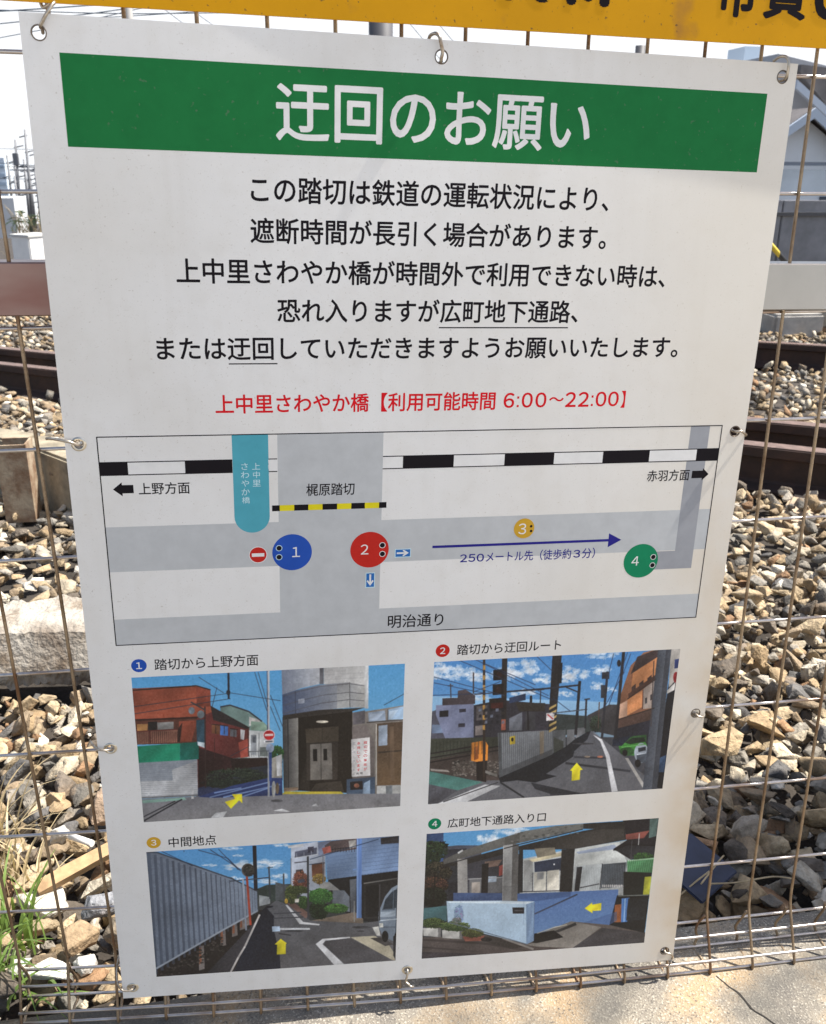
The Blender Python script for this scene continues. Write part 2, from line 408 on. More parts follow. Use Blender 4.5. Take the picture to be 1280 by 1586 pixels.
slabm = mat('rough_old_concrete', (.44, .405, .35), .95, col2=(.21, .165, .12), vscale=13, bump=1., bscale=120, dist=.006, thr=(.36, .52))
mixin(slabm, (.15, .11, .08), 6, .50, .66, 7, fac=.8)
b = bmesh.new()
N = 90; cs = [(.0, 0), (.0, .115), (.15, .125), (.16, 0)]
rows = []
for i in range(N + 1):
    x = -.86 + .46 * i / N
    prof = []
    for t in range(5): prof.append((.872 - .012 * t / 4, -.066 + .040 * t / 4))          # crumbling lower half
    for t in range(6): prof.append((.850 + .004 * t, -.020 + .068 * t / 5))
    for t in range(1, 12): prof.append((.870 + .135 * t / 11, .051 + .006 * math.sin(t * .6)))
    for t in range(1, 5): prof.append((1.007, .055 - .12 * t / 4))
    row = []
    for k, (y, z) in enumerate(prof):
        n1 = mnoise.noise((x * 9, y * 9, z * 9)); n2 = mnoise.noise((x * 32, y * 32, z * 32)); n3 = mnoise.noise((x * 90, y * 90, z * 90))
        amp = 1.5 if k < 5 else (.35 if k < 10 else .8)
        row.append(b.verts.new((x, y - .05 * (x + .66) + .006 * n1 + (.006 * n2 + .005 * n3) * amp, z + .004 * n1 + (.004 * n2 + .004 * n3) * amp)))
    rows.append(row)
for i in range(N):
    for k in range(len(rows[0]) - 1): b.faces.new((rows[i][k], rows[i + 1][k], rows[i + 1][k + 1], rows[i][k + 1]))
b.faces.new(rows[0]); b.faces.new(rows[-1][::-1])
bmesh.ops.recalc_face_normals(b, faces=b.faces[:])
tag(frombm('broken_slab', b, slabm), 'thick broken concrete slab with white top and stained brown front lying on the ballast', 'concrete slab')

kerbm = mat('tan_concrete', (.29, .25, .18), .9, var=.35, vscale=14, bump=.6, bscale=70, dist=.004)
b = bmesh.new()
for (x0, y0), (x1, y1) in zip(KERB[:-1], KERB[1:]):
    a = Vector((x0, y0, 0)); c = Vector((x1, y1, 0)); d = (c - a); mid = (a + c) / 2; n_ = Vector((-d.y, d.x, 0)).normalized()
    add_box(b, mid + n_ * .05 + Vector((0, 0, .045 - .13)), (d.length + .01, .10, .26), Matrix.Rotation(math.atan2(d.y, d.x), 3, 'Z'))
bmesh.ops.bevel(b, geom=b.edges[:], offset=.008, segments=2, affect='EDGES')
tag(frombm('concrete_kerb', b, kerbm), 'low tan concrete kerb holding back the ballast beside the rusty post', 'kerb')
rust = mat('flaking_rust', (.20, .115, .065), .85, col2=(.42, .34, .24), vscale=18, bump=.7, bscale=90)
b = bmesh.new()
add_box(b, (-.905, 1.98, -.02), (.085, .006, .24)); add_box(b, (-.866, 2.02, -.02), (.006, .08, .24)); add_box(b, (-.905, 2.06, -.02), (.085, .006, .24))
tag(frombm('rusty_post', b, rust), 'short rusty steel channel post standing against the concrete kerb', 'post')

# ------------------------------------------------------------------ rails and sleepers
railm = mat('rusty_rail', (.055, .028, .020), .8, col2=(.028, .017, .014), vscale=12, bump=.4, bscale=120)
railtop = mat('worn_rail_head', (.20, .135, .11), .5, .35, var=.25, vscale=40)
sleep = mat('tan_sleeper', (.42, .33, .235), .9, var=.3, vscale=20, bump=.5, bscale=80)
def rail(P0, lab, t0, t1, up=0.):
    e = empty('railway_rail', (P0.x, P0.y, ground_z(P0.y)), lab, 'rail', 'railway rails')
    prof = [(-.0635, .0), (.0635, .0), (.0635, .011), (.014, .026), (.009, .035), (.009, .108), (.032, .118), (.032, .148), (.026, .153), (-.026, .153), (-.032, .148), (-.032, .118), (-.009, .108), (-.009, .035), (-.014, .026), (-.0635, .011)]
    ends = []
    b = bmesh.new()
    for t in (t0, t1):
        c = P0 + RD * t; gz = ground_z(c.y) - .005 + up
        ends.append([b.verts.new((c.x + RN.x * u, c.y + RN.y * u, gz + z)) for u, z in prof])
    n = len(prof)
    for i in range(n):
        if i == 8: continue
        b.faces.new((ends[0][i], ends[0][(i + 1) % n], ends[1][(i + 1) % n], ends[1][i]))
    b.faces.new(ends[0][::-1]); b.faces.new(ends[1])
    bmesh.ops.recalc_face_normals(b, faces=b.faces[:])
    frombm('rail_body', b, railm, e)
    b = bmesh.new(); vs = []
    for t in (t0, t1):
        c = P0 + RD * t; gz = ground_z(c.y) - .005 + up
        vs.append([b.verts.new((c.x + RN.x * u, c.y + RN.y * u, gz + .1535)) for u in (-.0285, .0285)])
    b.faces.new((vs[0][0], vs[0][1], vs[1][1], vs[1][0])); bmesh.ops.recalc_face_normals(b, faces=b.faces[:])
    frombm('rail_head', b, railtop, e)
    return e
rail(RA, 'nearest rusty brown rail with a worn head, right behind the fence ballast', -3.2, 7.5)
rail(RB, 'second rusty rail lying close behind the nearest one', -3.2, 7.5)
rail(RC, 'far rusty rail on the track furthest from the fence', -4, 10)
for k in range(-3, 9):
    c = RA + RD * (.42 + .62 * k) + RN * .32
    o = boxobj('sleeper', (0, 0, 0), (1.3, .20, .14), sleep, rot=Matrix.Rotation(math.atan2(RN.y, RN.x), 3, 'Z'), bevel=.012)
    o.location = (c.x, c.y, ground_z(c.y) - .052)
    tag(o, 'tan sleeper lying crosswise under the two near rails', 'sleeper', 'sleepers under the near rails')
clipm = mat('rust_red_clip', (.30, .12, .075), .7, var=.3)
tag(tube('rail_clip', spline([(1.60, 1.76, .055), (1.62, 1.74, .025), (1.66, 1.71, .012), (1.74, 1.65, .022), (1.78, 1.63, .045)], 6), .010, clipm, n=10), 'bent rust red spring clip beside the nearest rail', 'rail clip')

# ------------------------------------------------------------------ mesh fence
def fence_z(x, h):
    k = (0.000141, -0.018093, 0.000894, 0.004681); X_ = x / .3; H_ = max(-1.2, min(1.2, h / .45))
    X_ = max(-1.6, min(1.6, X_))
    return k[0] * X_ * X_ + k[1] * X_ * H_ + k[2] * H_ * H_ + k[3] * X_ * X_ * H_
FS = 1.013
def fp(x, h, off=0.):      # x along the fence, h height about its middle, off towards the street
    z = fence_z(x, h) + off
    return Vector((0.002127 + FS * x, 0.01016 - FS * z, -0.004716 + FS * h + .5125))
wire = mat('weathered_wire', (.36, .275, .185), .42, .7, col2=(.19, .125, .075), vscale=28, bump=.5, bscale=260, thr=(.36, .58))
mixin(wire, (.16, .075, .035), 11, .54, .68, 7, fac=.8)
wireh = mat('galvanised_wire', (.56, .52, .49), .33, .9, var=.15, vscale=60)
mixin(wireh, (.30, .18, .10), 14, .50, .66, 6, fac=.75)
WR = .0016
def hb(x): return -.4298 + .009 * (x - .1)          # height where the foot of the mesh bends
fence = empty('mesh_fence', fp(0, -.49), 'weathered welded wire mesh fence with a folded foot, behind the notice board', 'fence')
def vwire(i, parent, top=.78, fold=True):
    x = .05 * (i - 6); A = hb(x)
    pts = [fp(x, h) for h in np.linspace(top, A + .02, 16)]
    if fold:
        prof = [(.0008, .006), (.004, -.004), (.0125, -.023), (.0225, -.046), (.0268, -.0565), (.0262, -.0615), (.0215, -.0645), (.012, -.0635), (.002, -.062), (-.009, -.0635), (-.0135, -.060), (-.0145, -.050), (-.0145, -.040), (-.010, -.024), (-.0045, -.008)]
        lastx = 0
        for n_, (dz, dh) in enumerate(prof):
            wob = .0025 * math.sin(n_ * 1.9 + i) if n_ > 8 else 0
            pts.append(fp(x + wob, A + dh, fence_z(x, A) - fence_z(x, A + dh) + dz))
        pts = pts[:16] + spline(pts[16:], 3)
    return tube('vertical_wire', pts, WR, wire, parent)
for i in range(-3, 44): vwire(i, fence)
HR = [.78, .684, .586, .4340, .3414, .2405, .1405, .0409, -.0684, -.1641, -.2633, -.3643]
def hwire(h, x0, x1, off=-2 * .0016, parent=fence, sag=0., m=wireh, r=WR, foot=None):
    pts = []
    for x in np.linspace(x0, x1, 48):
        hh = h - (sag * max(0, min(1, (-.15 - x) / .2)))
        if foot is None: pts.append(fp(x, hh, off))
        else:
            A = hb(x); pts.append(fp(x, A + foot[1], fence_z(x, A) - fence_z(x, A + foot[1]) + foot[0]))
    return tube('horizontal_wire', pts, r, m, parent)
for h in HR: hwire(h, -.474, 1.88, sag=.006 if abs(h + .0684) < .001 else 0)
for ft in ((-.010, -.021), (.0095, -.024), (-.0115, -.060), (.0235, -.046), (.0238, -.0595)): hwire(0, -.452, 1.88, foot=ft)
f2 = empty('mesh_fence', fp(-.7, -.49), 'next panel of the wire mesh fence, only its end wire showing at the left edge', 'fence')
for i in range(-15, -3): vwire(i - .15, f2, fold=True)
for h in HR: hwire(h, -1.06, -.503, parent=f2)

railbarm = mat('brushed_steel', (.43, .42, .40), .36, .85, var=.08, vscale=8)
_r, _x = mixin(railbarm, (.155, .050, .042), 2.6, .25, .60, 5, stretch=(1, 1, 3))  # red reflection painted into the colour, growing towards the left end
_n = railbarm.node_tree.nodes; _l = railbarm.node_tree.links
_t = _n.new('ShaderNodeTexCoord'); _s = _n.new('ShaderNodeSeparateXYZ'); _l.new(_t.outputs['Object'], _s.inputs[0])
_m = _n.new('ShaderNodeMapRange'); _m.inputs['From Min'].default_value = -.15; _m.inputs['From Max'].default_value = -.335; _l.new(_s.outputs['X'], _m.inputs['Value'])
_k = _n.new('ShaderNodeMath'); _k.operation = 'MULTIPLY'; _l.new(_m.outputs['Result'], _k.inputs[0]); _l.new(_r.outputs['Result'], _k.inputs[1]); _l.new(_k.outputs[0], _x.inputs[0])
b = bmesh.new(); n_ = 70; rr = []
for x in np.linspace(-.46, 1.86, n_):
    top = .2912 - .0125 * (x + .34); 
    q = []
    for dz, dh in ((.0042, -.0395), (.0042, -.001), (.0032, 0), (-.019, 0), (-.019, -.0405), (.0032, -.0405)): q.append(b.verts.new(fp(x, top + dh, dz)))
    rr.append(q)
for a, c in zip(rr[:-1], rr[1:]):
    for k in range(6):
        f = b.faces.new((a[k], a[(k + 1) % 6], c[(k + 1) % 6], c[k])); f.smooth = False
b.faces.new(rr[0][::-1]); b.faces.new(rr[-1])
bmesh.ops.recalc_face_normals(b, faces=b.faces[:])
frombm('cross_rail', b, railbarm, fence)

# unseen cabinet added right of the view, placed and sized to shade the stones
cab = mat('blocker_grey', (.42, .44, .44), .5, var=.08)
cb = empty('shade_blocker', (1.02, .2, -.03), 'unseen grey cabinet added behind the fence to shade the stones, right of the view', 'cabinet')
boxobj('blocker_body', (1.02, .205, .67), (.46, .27, 1.24), cab, cb, bevel=.01)
boxobj('blocker_base', (1.02, .205, .0), (.50, .30, .10), kerbm, cb, bevel=.01)
d_ = boxobj('blocker_door', (1.02, .066, .68), (.40, .010, 1.1), cab, cb, bevel=.003)
boxobj('blocker_handle', (1.17, .055, .70), (.02, .018, .12), railbarm, d_, bevel=.003)

# ------------------------------------------------------------------ notice board: surface and printing
BR_ = np.array([[0.99956905, -0.02508763, -0.01524199], [0.02505587, 0.99968347, -0.00227066], [0.01529413, 0.00188778, 0.99988126]]); BO = np.array([0.02962999, 0., -0.01437191])
BB = (-0.00376397, 0.00350753, 0.00087918, -0.01616741)
def bsurf(uvo):
    """board coordinates (mm across, mm up, metres off the face) -> world; the sheet is slightly twisted and bowed"""
    a = np.asarray(uvo, float); u = a[:, 0] / 1000; v = a[:, 1] / 1000; q = u / .3; s = v / .45
    z = BB[0] * (1 - s * s) + BB[1] * (s - s ** 3) + BB[2] * (1 - q * q) + BB[3] * q * s + a[:, 2]
    P = (np.stack([u, v, z], 1) - BO) @ BR_
    return np.stack([P[:, 0], -P[:, 2], P[:, 1] + .5125], 1)
def bpt(u, v, off=0.): return Vector(bsurf([(u, v, off)])[0])
TOPV, BOTV = 449.5, -468.5
board = empty('notice_board', bpt(0, BOTV), 'large white notice board with green title band, route map and four printed photographs', 'notice board')

panel = mat('white_sheet', (.76, .755, .74), .42, var=.03, vscale=9, bump=.10, bscale=900, dist=.0004, spec=.35)
mixin(panel, (.60, .56, .48), 5, .50, .74, 6, fac=.35)
mixin(panel, (.42, .38, .33), 420, .70, .76, 2, fac=.55)
mixin(panel, (.48, .42, .33), 150, .735, .79, 3, stretch=(1, 1, 2.2), fac=.55)
mixin(panel, (.66, .64, .60), 60, .5, .8, 6, fac=.35)
mixin(panel, (.50, .47, .42), 640, .64, .72, 2, fac=.30)
mixin(panel, (.55, .52, .47), 22, .52, .78, 7, stretch=(3, 3, .16), fac=.17)
_r, _x = mixin(panel, (.52, .35, .17), 18, .28, .58, 8, fac=1.0)     # rusty weathering along the lower right edge
_n = panel.node_tree.nodes; _l = panel.node_tree.links
_t = _n.new('ShaderNodeTexCoord'); _s = _n.new('ShaderNodeSeparateXYZ'); _l.new(_t.outputs['Object'], _s.inputs[0])
_m = _n.new('ShaderNodeMapRange'); _m.inputs['From Min'].default_value = .205; _m.inputs['From Max'].default_value = .275; _l.new(_s.outputs['X'], _m.inputs['Value'])
_m2 = _n.new('ShaderNodeMapRange'); _m2.inputs['From Min'].default_value = .75; _m2.inputs['From Max'].default_value = .25; _l.new(_s.outputs['Z'], _m2.inputs['Value'])
_k = _n.new('ShaderNodeMath'); _k.operation = 'MULTIPLY'; _l.new(_m.outputs['Result'], _k.inputs[0]); _l.new(_m2.outputs['Result'], _k.inputs[1])
_k2 = _n.new('ShaderNodeMath'); _k2.operation = 'MULTIPLY'; _l.new(_k.outputs[0], _k2.inputs[0]); _l.new(_r.outputs['Result'], _k2.inputs[1]); _l.new(_k2.outputs[0], _x.inputs[0])
_r, _x = mixin(panel, (.70, .635, .52), 3, .1, .7, 5)  # yellowing and the warmth of grazing sun painted in together, growing rightwards
_m = _n.new('ShaderNodeMapRange'); _m.inputs['From Min'].default_value = -.02; _m.inputs['From Max'].default_value = .32; _m.inputs['To Max'].default_value = .8; _l.new(_s.outputs['X'], _m.inputs['Value'])
_k = _n.new('ShaderNodeMath'); _k.operation = 'MULTIPLY'; _l.new(_m.outputs['Result'], _k.inputs[0]); _l.new(_r.outputs['Result'], _k.inputs[1]); _l.new(_k.outputs[0], _x.inputs[0])
edgem = mat('sheet_edge', (.58, .46, .30), .6, var=.2, vscale=40)

EYES = [(-288.1, 437.4), (-2.6, 438), (287.2, 439.0), (-289.4, 140.2), (289.6, 140.0), (-288.7, -157.0), (289.8, -156.4), (-289.4, -454.4), (-1.1, -455.6), (289.2, -455.2)]
EHW = 7.0
def axis(lo, hi, cells, step=6.0):
    a = set(np.arange(lo + step, hi - step / 2, step).tolist()) | {lo, hi}
    a = {x for x in a if not any(c0 - 1.5 < x < c1 + 1.5 for c0, c1 in cells)}
    for c0, c1 in cells: a |= {c0, c1}
    return sorted(a)
ucells = [(-296, -281), (-9.5, 6.0), (281, 296.5)]; vcells = [(v - 7.5, v + 7.5) for v in (438., 140.1, -156.8, -455.)]
UA = axis(-300, 300, ucells); VA = axis(BOTV, TOPV, vcells)
holecell = {}
for (eu, ev) in EYES:
    for c0, c1 in ucells:
        for d0, d1 in vcells:
            if c0 < eu < c1 and d0 < ev < d1: holecell[(UA.index(c0), VA.index(d0))] = (eu, ev)
b = bmesh.new(); TH = .0022
HOLE_R = 4.9
fr = [[b.verts.new((u, v, 0)) for v in VA] for u in UA]; bk = [[b.verts.new((u, v, -TH)) for v in VA] for u in UA]
for i in range(len(UA) - 1):
    for j in range(len(VA) - 1):
        for L, sgn in ((fr, 1), (bk, -1)):
            cs = [L[i][j], L[i + 1][j], L[i + 1][j + 1], L[i][j + 1]]
            if (i, j) not in holecell:
                b.faces.new(cs if sgn > 0 else cs[::-1])
        if (i, j) in holecell:
            eu, ev = holecell[(i, j)]; K = 24; rings = []
            for L, z in ((fr, 0), (bk, -TH)):
                rg = [b.verts.new((eu + HOLE_R * math.cos(2 * math.pi * (k / K) - math.pi * .75), ev + HOLE_R * math.sin(2 * math.pi * (k / K) - math.pi * .75), z)) for k in range(K)]
                cs = [L[i][j], L[i + 1][j], L[i + 1][j + 1], L[i][j + 1]]
                for q in range(4):
                    k0 = q * K // 4
                    for k in range(k0, k0 + K // 4):
                        b.faces.new((cs[q], rg[(k + 1) % K], rg[k]) if k < k0 + K // 8 else (cs[(q + 1) % 4], rg[(k + 1) % K], rg[k]))
                    b.faces.new((cs[q], cs[(q + 1) % 4], rg[(k0 + K // 8) % K]))
                rings.append(rg)
            for k in range(K):
                f = b.faces.new((rings[0][k], rings[0][(k + 1) % K], rings[1][(k + 1) % K], rings[1][k])); f.material_index = 1
def wall(a, c):
    for k in range(len(a) - 1):
        f = b.faces.new((a[k], a[k + 1], c[k + 1], c[k])); f.material_index = 1
wall(fr[0], bk[0]); wall(fr[-1], bk[-1]); wall([c[0] for c in fr], [c[0] for c in bk]); wall([c[-1] for c in fr], [c[-1] for c in bk])
bmesh.ops.recalc_face_normals(b, faces=b.faces[:])
co = bsurf([v.co[:] for v in b.verts])
for v, c in zip(b.verts, co): v.co = c
frombm('panel', b, [panel, edgem], board)

LAY = 1.2e-5
def print_obj(name, b2, m, layer, parent, label=None, maxlen=8.5):
    """take a flat bmesh in board millimetres, cut it fine enough to follow the sheet, lay it on the face"""
    bmesh.ops.triangulate(b2, faces=b2.faces[:])
    for _ in range(7):
        E = [e for e in b2.edges if e.calc_length() > maxlen]
        if not E: break
        bmesh.ops.subdivide_edges(b2, edges=E, cuts=1); bmesh.ops.triangulate(b2, faces=[f for f in b2.faces if len(f.verts) > 3])
    co = bsurf([(v.co.x, v.co.y, LAY * (layer + v.co.z)) for v in b2.verts])
    for v, c in zip(b2.verts, co): v.co = c
    b2.normal_update()
    bad = [f for f in b2.faces if f.normal.y > 0]
    if bad: bmesh.ops.reverse_faces(b2, faces=bad)
    o = frombm(name, b2, m, parent)
    if label: o['label'] = label
    return o

def poly(b2, pts, z=0, mi=0):
    f = b2.faces.new([b2.verts.new((x, y, z)) for x, y in pts]); f.material_index = mi; return f
def rect(b2, u0, u1, v0, v1, z=0, mi=0): return poly(b2, [(u0, v0), (u1, v0), (u1, v1), (u0, v1)], z, mi)
def disc(b2, u, v, r, z=0, mi=0, n=40): return poly(b2, [(u + r * math.cos(2 * math.pi * k / n), v + r * math.sin(2 * math.pi * k / n)) for k in range(n)], z, mi)

_tc = {}
def text_mesh(s, bold=.0, res=4):
    """outline mesh of a string; a heavier weight lays shifted copies a hair above one another"""
    c = bpy.data.curves.new('lettering', 'FONT'); c.body = s; c.resolution_u = res
    o = bpy.data.objects.new('lettering', c); COL.objects.link(o)
    dg = bpy.context.evaluated_depsgraph_get(); dg.update()
    ev = o.evaluated_get(dg); me = ev.to_mesh()
    V = np.array([v.co[:3] for v in me.vertices]); F = [tuple(p.vertices) for p in me.polygons]
    ev.to_mesh_clear(); bpy.data.objects.remove(o); bpy.data.curves.remove(c)
    if bold:
        k = bold; VV = []; FF = []
        for i, (dx, dy) in enumerate(((-k, 0), (k, 0), (0, -k), (0, k), (-.7 * k, -.7 * k), (.7 * k, .7 * k), (-.7 * k, .7 * k), (.7 * k, -.7 * k))):
            VV.append(V + (dx, dy, .10 * i)); FF += [tuple(q + i * len(V) for q in f) for f in F]
        V = np.concatenate(VV); F = FF
    return V, F
KLO, KHI = -.080, .790        # ink span of a full kanji in this face
def text(b2, s, u0, u1, vb, vt, bold=.008, z=0, mi=0, fit='kanji'):
    V, F = text_mesh(s, bold)
    x0, x1 = V[:, 0].min(), V[:, 0].max()
    lo, hi = (KLO, KHI) if fit == 'kanji' else (V[:, 1].min(), V[:, 1].max())
    U = u0 + (V[:, 0] - x0) / (x1 - x0) * (u1 - u0); W = vb + (V[:, 1] - lo) / (hi - lo) * (vt - vb)
    vs = [b2.verts.new((a, c, z + e)) for a, c, e in zip(U, W, V[:, 2])]
    for f in F:
        try: q = b2.faces.new([vs[k] for k in f]); q.material_index = mi
        except ValueError: pass
def ctext(b2, s, u, v, h, bold=.0, z=0, mi=0, asp=1.0):
    V, F = text_mesh(s, bold); sc = h / (V[:, 1].max() - V[:, 1].min()); wd = (V[:, 0].max() - V[:, 0].min()) * sc * asp
    text(b2, s, u - wd / 2, u + wd / 2, v - h / 2, v + h / 2, bold, z, mi, 'box')

ink = lambda n, c, r=.5: mat(n, c, r, var=.05, vscale=60, spec=.08)
I_black = ink('ink_black', (.011, .009, .012)); I_red = ink('ink_red', (.66, .010, .018)); I_green = ink('ink_green', (.014, .165, .046))
I_white = ink('ink_white', (.76, .755, .74)); I_grey = ink('ink_grey', (.50, .515, .525)); I_dgrey = ink('ink_dark_grey', (.325, .335, .36)); I_cyan = ink('ink_cyan', (.085, .37, .46))
I_blue = ink('ink_blue', (.022, .085, .42)); I_navy = ink('ink_navy', (.025, .022, .22)); I_yel = ink('ink_yellow', (.72, .62, .02)); I_gold = ink('ink_gold', (.58, .34, .035)); I_dgreen = ink('ink_deep_green', (.010, .22, .10)); I_box = ink('ink_box_blue', (.03, .15, .45)); I_pale = ink('ink_pale_cyan', (.55, .74, .78))
I_cred = ink('ink_circle_red', (.52, .025, .018))
for gm in (I_green,):
    mixin(gm, (.10, .16, .10), 260, .68, .75, 2, fac=.6)

b2 = bmesh.new(); rect(b2, -275.9, 275.4, 364.8, 425.8); print_obj('header_band', b2, I_green, 1, board)
b2 = bmesh.new(); text(b2, '迂回のお願い', -127.4, 122.1, 375.4, 413.6, .015); print_obj('title_lettering', b2, I_white, 2, board)
LN = [('この踏切は鉄道の運転状況により、', -147.0, 144.1, 330.2, 348.0), ('遮断時間が長引く場合があります。', -148.2, 144.9, 300.1, 317.6), ('上中里さわやか橋が時間外で利用できない時は、', -205.3, 202.5, 269.2, 286.8),
      ('恐れ入りますが広町地下通路、', -128.5, 125.9, 239.1, 256.6), ('または迂回していただきますようお願いいたします。', -223.6, 222.4, 208.9, 226.2)]
b2 = bmesh.new()
for s, u0, u1, vb, vt in LN: text(b2, s, u0, u1, vb, vt, .017)
rect(b2, 4.4, 117.8, 234.4, 235.4); rect(b2, -168.0, -129.0, 205.0, 206.0)
print_obj('notice_lettering', b2, I_black, 1, board)
b2 = bmesh.new(); text(b2, '上中里さわやか橋【利用可能時間', -180.0, 57.6, 164.2, 179.0, .018)
for ch, c0, c1 in (('６', 64.9, 74.6), ('０', 81.3, 91.4), ('０', 93.8, 103.9), ('２', 121.3, 131.4), ('２', 133.3, 143.4), ('０', 149.6, 159.7), ('０', 161.3, 171.4)): text(b2, ch, c0, c1, 165.4, 178.9, .018, fit='box')
for c in (77.0, 145.5): rect(b2, c, c + 1.9, 166.0, 168.0); rect(b2, c, c + 1.9, 173.6, 175.6)
text(b2, '〜', 106.3, 119.8, 170.6, 174.6, .018, fit='box'); text(b2, '】', 173.6, 177.6, 164.0, 179.4, .012, fit='box'); print_obj('opening_hours_lettering', b2, I_red, 1, board)

# route map: material slots
MM = [I_grey, I_dgrey, I_black, I_white, I_cyan, I_pale, I_yel, I_blue, I_cred, I_gold, I_dgreen, I_box, I_navy]
G_, DG, BK, WH, CY, PA, YE, BL, RE, GO, GN, BX, NV = range(13)
b2 = bmesh.new()
ML, MR, MT, MB = -275.3, 276.1, 146.1, -48.2; VL, VR = -130.2, -40.0
rect(b2, ML, VL, 24.2, 66.2, 0, G_); rect(b2, VR, MR, 24.2, 64.8, 0, G_); rect(b2, VL, VR, MB, MT, 0, G_)
rect(b2, ML, VL, MB, -22.0, 0, G_); rect(b2, VR, MR, MB, -22.6, 0, G_)
rect(b2, 244.8, 263.8, 5.0, MT, 1, DG); rect(b2, 215, 244.8, 5.0, 23.6, 1, DG)
T0, T1 = 112.3, 124.4
SG = [-275.3, -252.8, -206.8, -168.0, -138.2, -130.6, -40.0, -22.3, 23.0, 69.4, 115.4, 161.9, 207.0, 253.8, 276.1]
for k, cl in enumerate([BK, WH, BK, None, WH, None, WH, BK, WH, BK, WH, BK, WH, BK]):
    if cl is None: continue
    rect(b2, SG[k], SG[k + 1], T0, T1, 2, BK)
    if cl == WH: rect(b2, SG[k] if k in (4, 6) else SG[k] + .15, SG[k + 1], T0 + .9, T1 - .9, 3, WH)
pts = [(-167.8, MT), (-167.8, 72)] + [(-152.8 + 15 * math.cos(a), 72 + 15 * math.sin(a)) for a in np.linspace(math.pi, 2 * math.pi, 20)] + [(-137.8, 72), (-137.8, MT)]
poly(b2, pts, 3, CY)
for s, u, v in [('上', -148.3, 117.9), ('中', -148.2, 110.2), ('里', -148.2, 102.6), ('さ', -157.9, 117.9), ('わ', -157.8, 110.3), ('や', -157.8, 102.7), ('か', -157.7, 94.9), ('橋', -157.6, 87.4)]: ctext(b2, s, u, v, 6.0, .0, 4, PA, 1.08)
BS = [-135.7, -129.1, -116.7, -104.5, -92.2, -79.4, -67.0, -55.0, -42.4, -35.8]
for k in range(9): rect(b2, BS[k], BS[k + 1], 76.4, 81.8, 3, BK if k % 2 == 0 else YE)
disc(b2, -148.6, 35.7, 7.9, 3, WH); disc(b2, -148.6, 35.7, 7.3, 4, RE); rect(b2, -154.0, -143.2, 34.0, 37.2, 5, WH)
FW = dict(zip('1234', '１２３４'))
for u, v, r, cl, s, su, sv, dots, dr in [(-118.9, 36.9, 17.4, BL, '1', -115.5, 37.1, [(-130.3, 41.4), (-130.4, 32.7)], 2.3), (-50.0, 36.6, 17.4, RE, '2', -54.5, 37.1, [(-38.5, 40.6), (-38.3, 32.1)], 2.3),
                                      (92.6, 52.0, 9.8, GO, '3', 91.0, 51.6, [(99.2, 53.9), (99.5, 49.2)], 1.25), (211.0, 14.6, 17.3, GN, '4', 205.4, 14.7, [(223.3, 18.1), (223.4, 9.6)], 2.3)]:
    disc(b2, u, v, r, 3, cl); ctext(b2, FW[s], su, sv, 9.6 if r > 10 else 10.5, .003, 4, WH)
    for du, dv_ in dots:
        if dr > 2: disc(b2, du, dv_, dr + .55, 4, PA if cl == BL else WH)
        disc(b2, du, dv_, dr, 5, BK)
rect(b2, -27.0, -12.2, 28.0, 36.4, 2, PA); rect(b2, -26.3, -12.9, 28.7, 35.7, 3, BX)
rect(b2, -25.2, -15.6, 31.4, 33.0, 4, WH); poly(b2, [(-14.2, 32.2), (-18.9, 36.0 - .6), (-20.0, 34.4), (-16.6, 32.2)], 4.3, WH); poly(b2, [(-14.2, 32.2), (-16.6, 32.2), (-20.0, 30.0), (-18.9, 29.0)], 4.3, WH)
rect(b2, -53.2, -44.6, -.9, 14.1, 2, PA); rect(b2, -52.5, -45.3, -.2, 13.4, 3, BX)
rect(b2, -49.7, -48.1, 2.6, 12.3, 4, WH); poly(b2, [(-48.9, 1.0), (-45.7, 5.6), (-46.8, 6.7), (-48.9, 3.4)], 4.3, WH); poly(b2, [(-48.9, 1.0), (-48.9, 3.4), (-51.0, 6.7), (-52.1, 5.6)], 4.3, WH)
rect(b2, 7.4, 177.0, 35.8, 38.3, 2, NV); poly(b2, [(188.9, 37.0), (176.0, 44.0), (176.0, 30.0)], 2, NV)
poly(b2, [(-266.0, 100.2), (-258.6, 106.4), (-258.6, 103.9), (-249.5, 103.9), (-249.5, 96.5), (-258.6, 96.5), (-258.6, 93.9)], 2, BK)
poly(b2, [(268.7, 99.4), (262.4, 105.4), (262.4, 103.0), (251.8, 103.0), (251.8, 95.8), (262.4, 95.8), (262.4, 93.4)], 3, BK)
for s, u0, u1, vb, vt, cl in [('上野方面', -245.4, -203.9, 94.9, 104.8, BK), ('梶原踏切', -106.2, -64.3, 89.6, 100.2, BK), ('赤羽方面', 207.3, 249.5, 94.0, 104.0, BK), ('明治通り', -31.6, 21.0, -43.3, -30.8, BK), ('メートル先（徒歩約', 58.2, 140.4, 19.9, 29.4, NV), ('分）', 151.2, 164.0, 19.9, 29.4, NV)]:
    text(b2, s, u0, u1, vb, vt, .010, 4, cl)
for ch, c0, c1 in (('２', 33.7, 40.4), ('５', 41.6, 48.2), ('０', 49.4, 56.4), ('３', 142.6, 149.4)): text(b2, ch, c0, c1, 20.7, 28.6, .018, 4, NV, 'box')
for a0, a1, c0, c1 in ((ML, MR, MT - .7, MT + .2), (ML, MR, MB - .2, MB + .7), (ML - .2, ML + .7, MB, MT), (MR - .7, MR + .2, MB, MT)): rect(b2, a0, a1, c0, c1, 5, BK)
print_obj('route_map', b2, MM, 1, board)

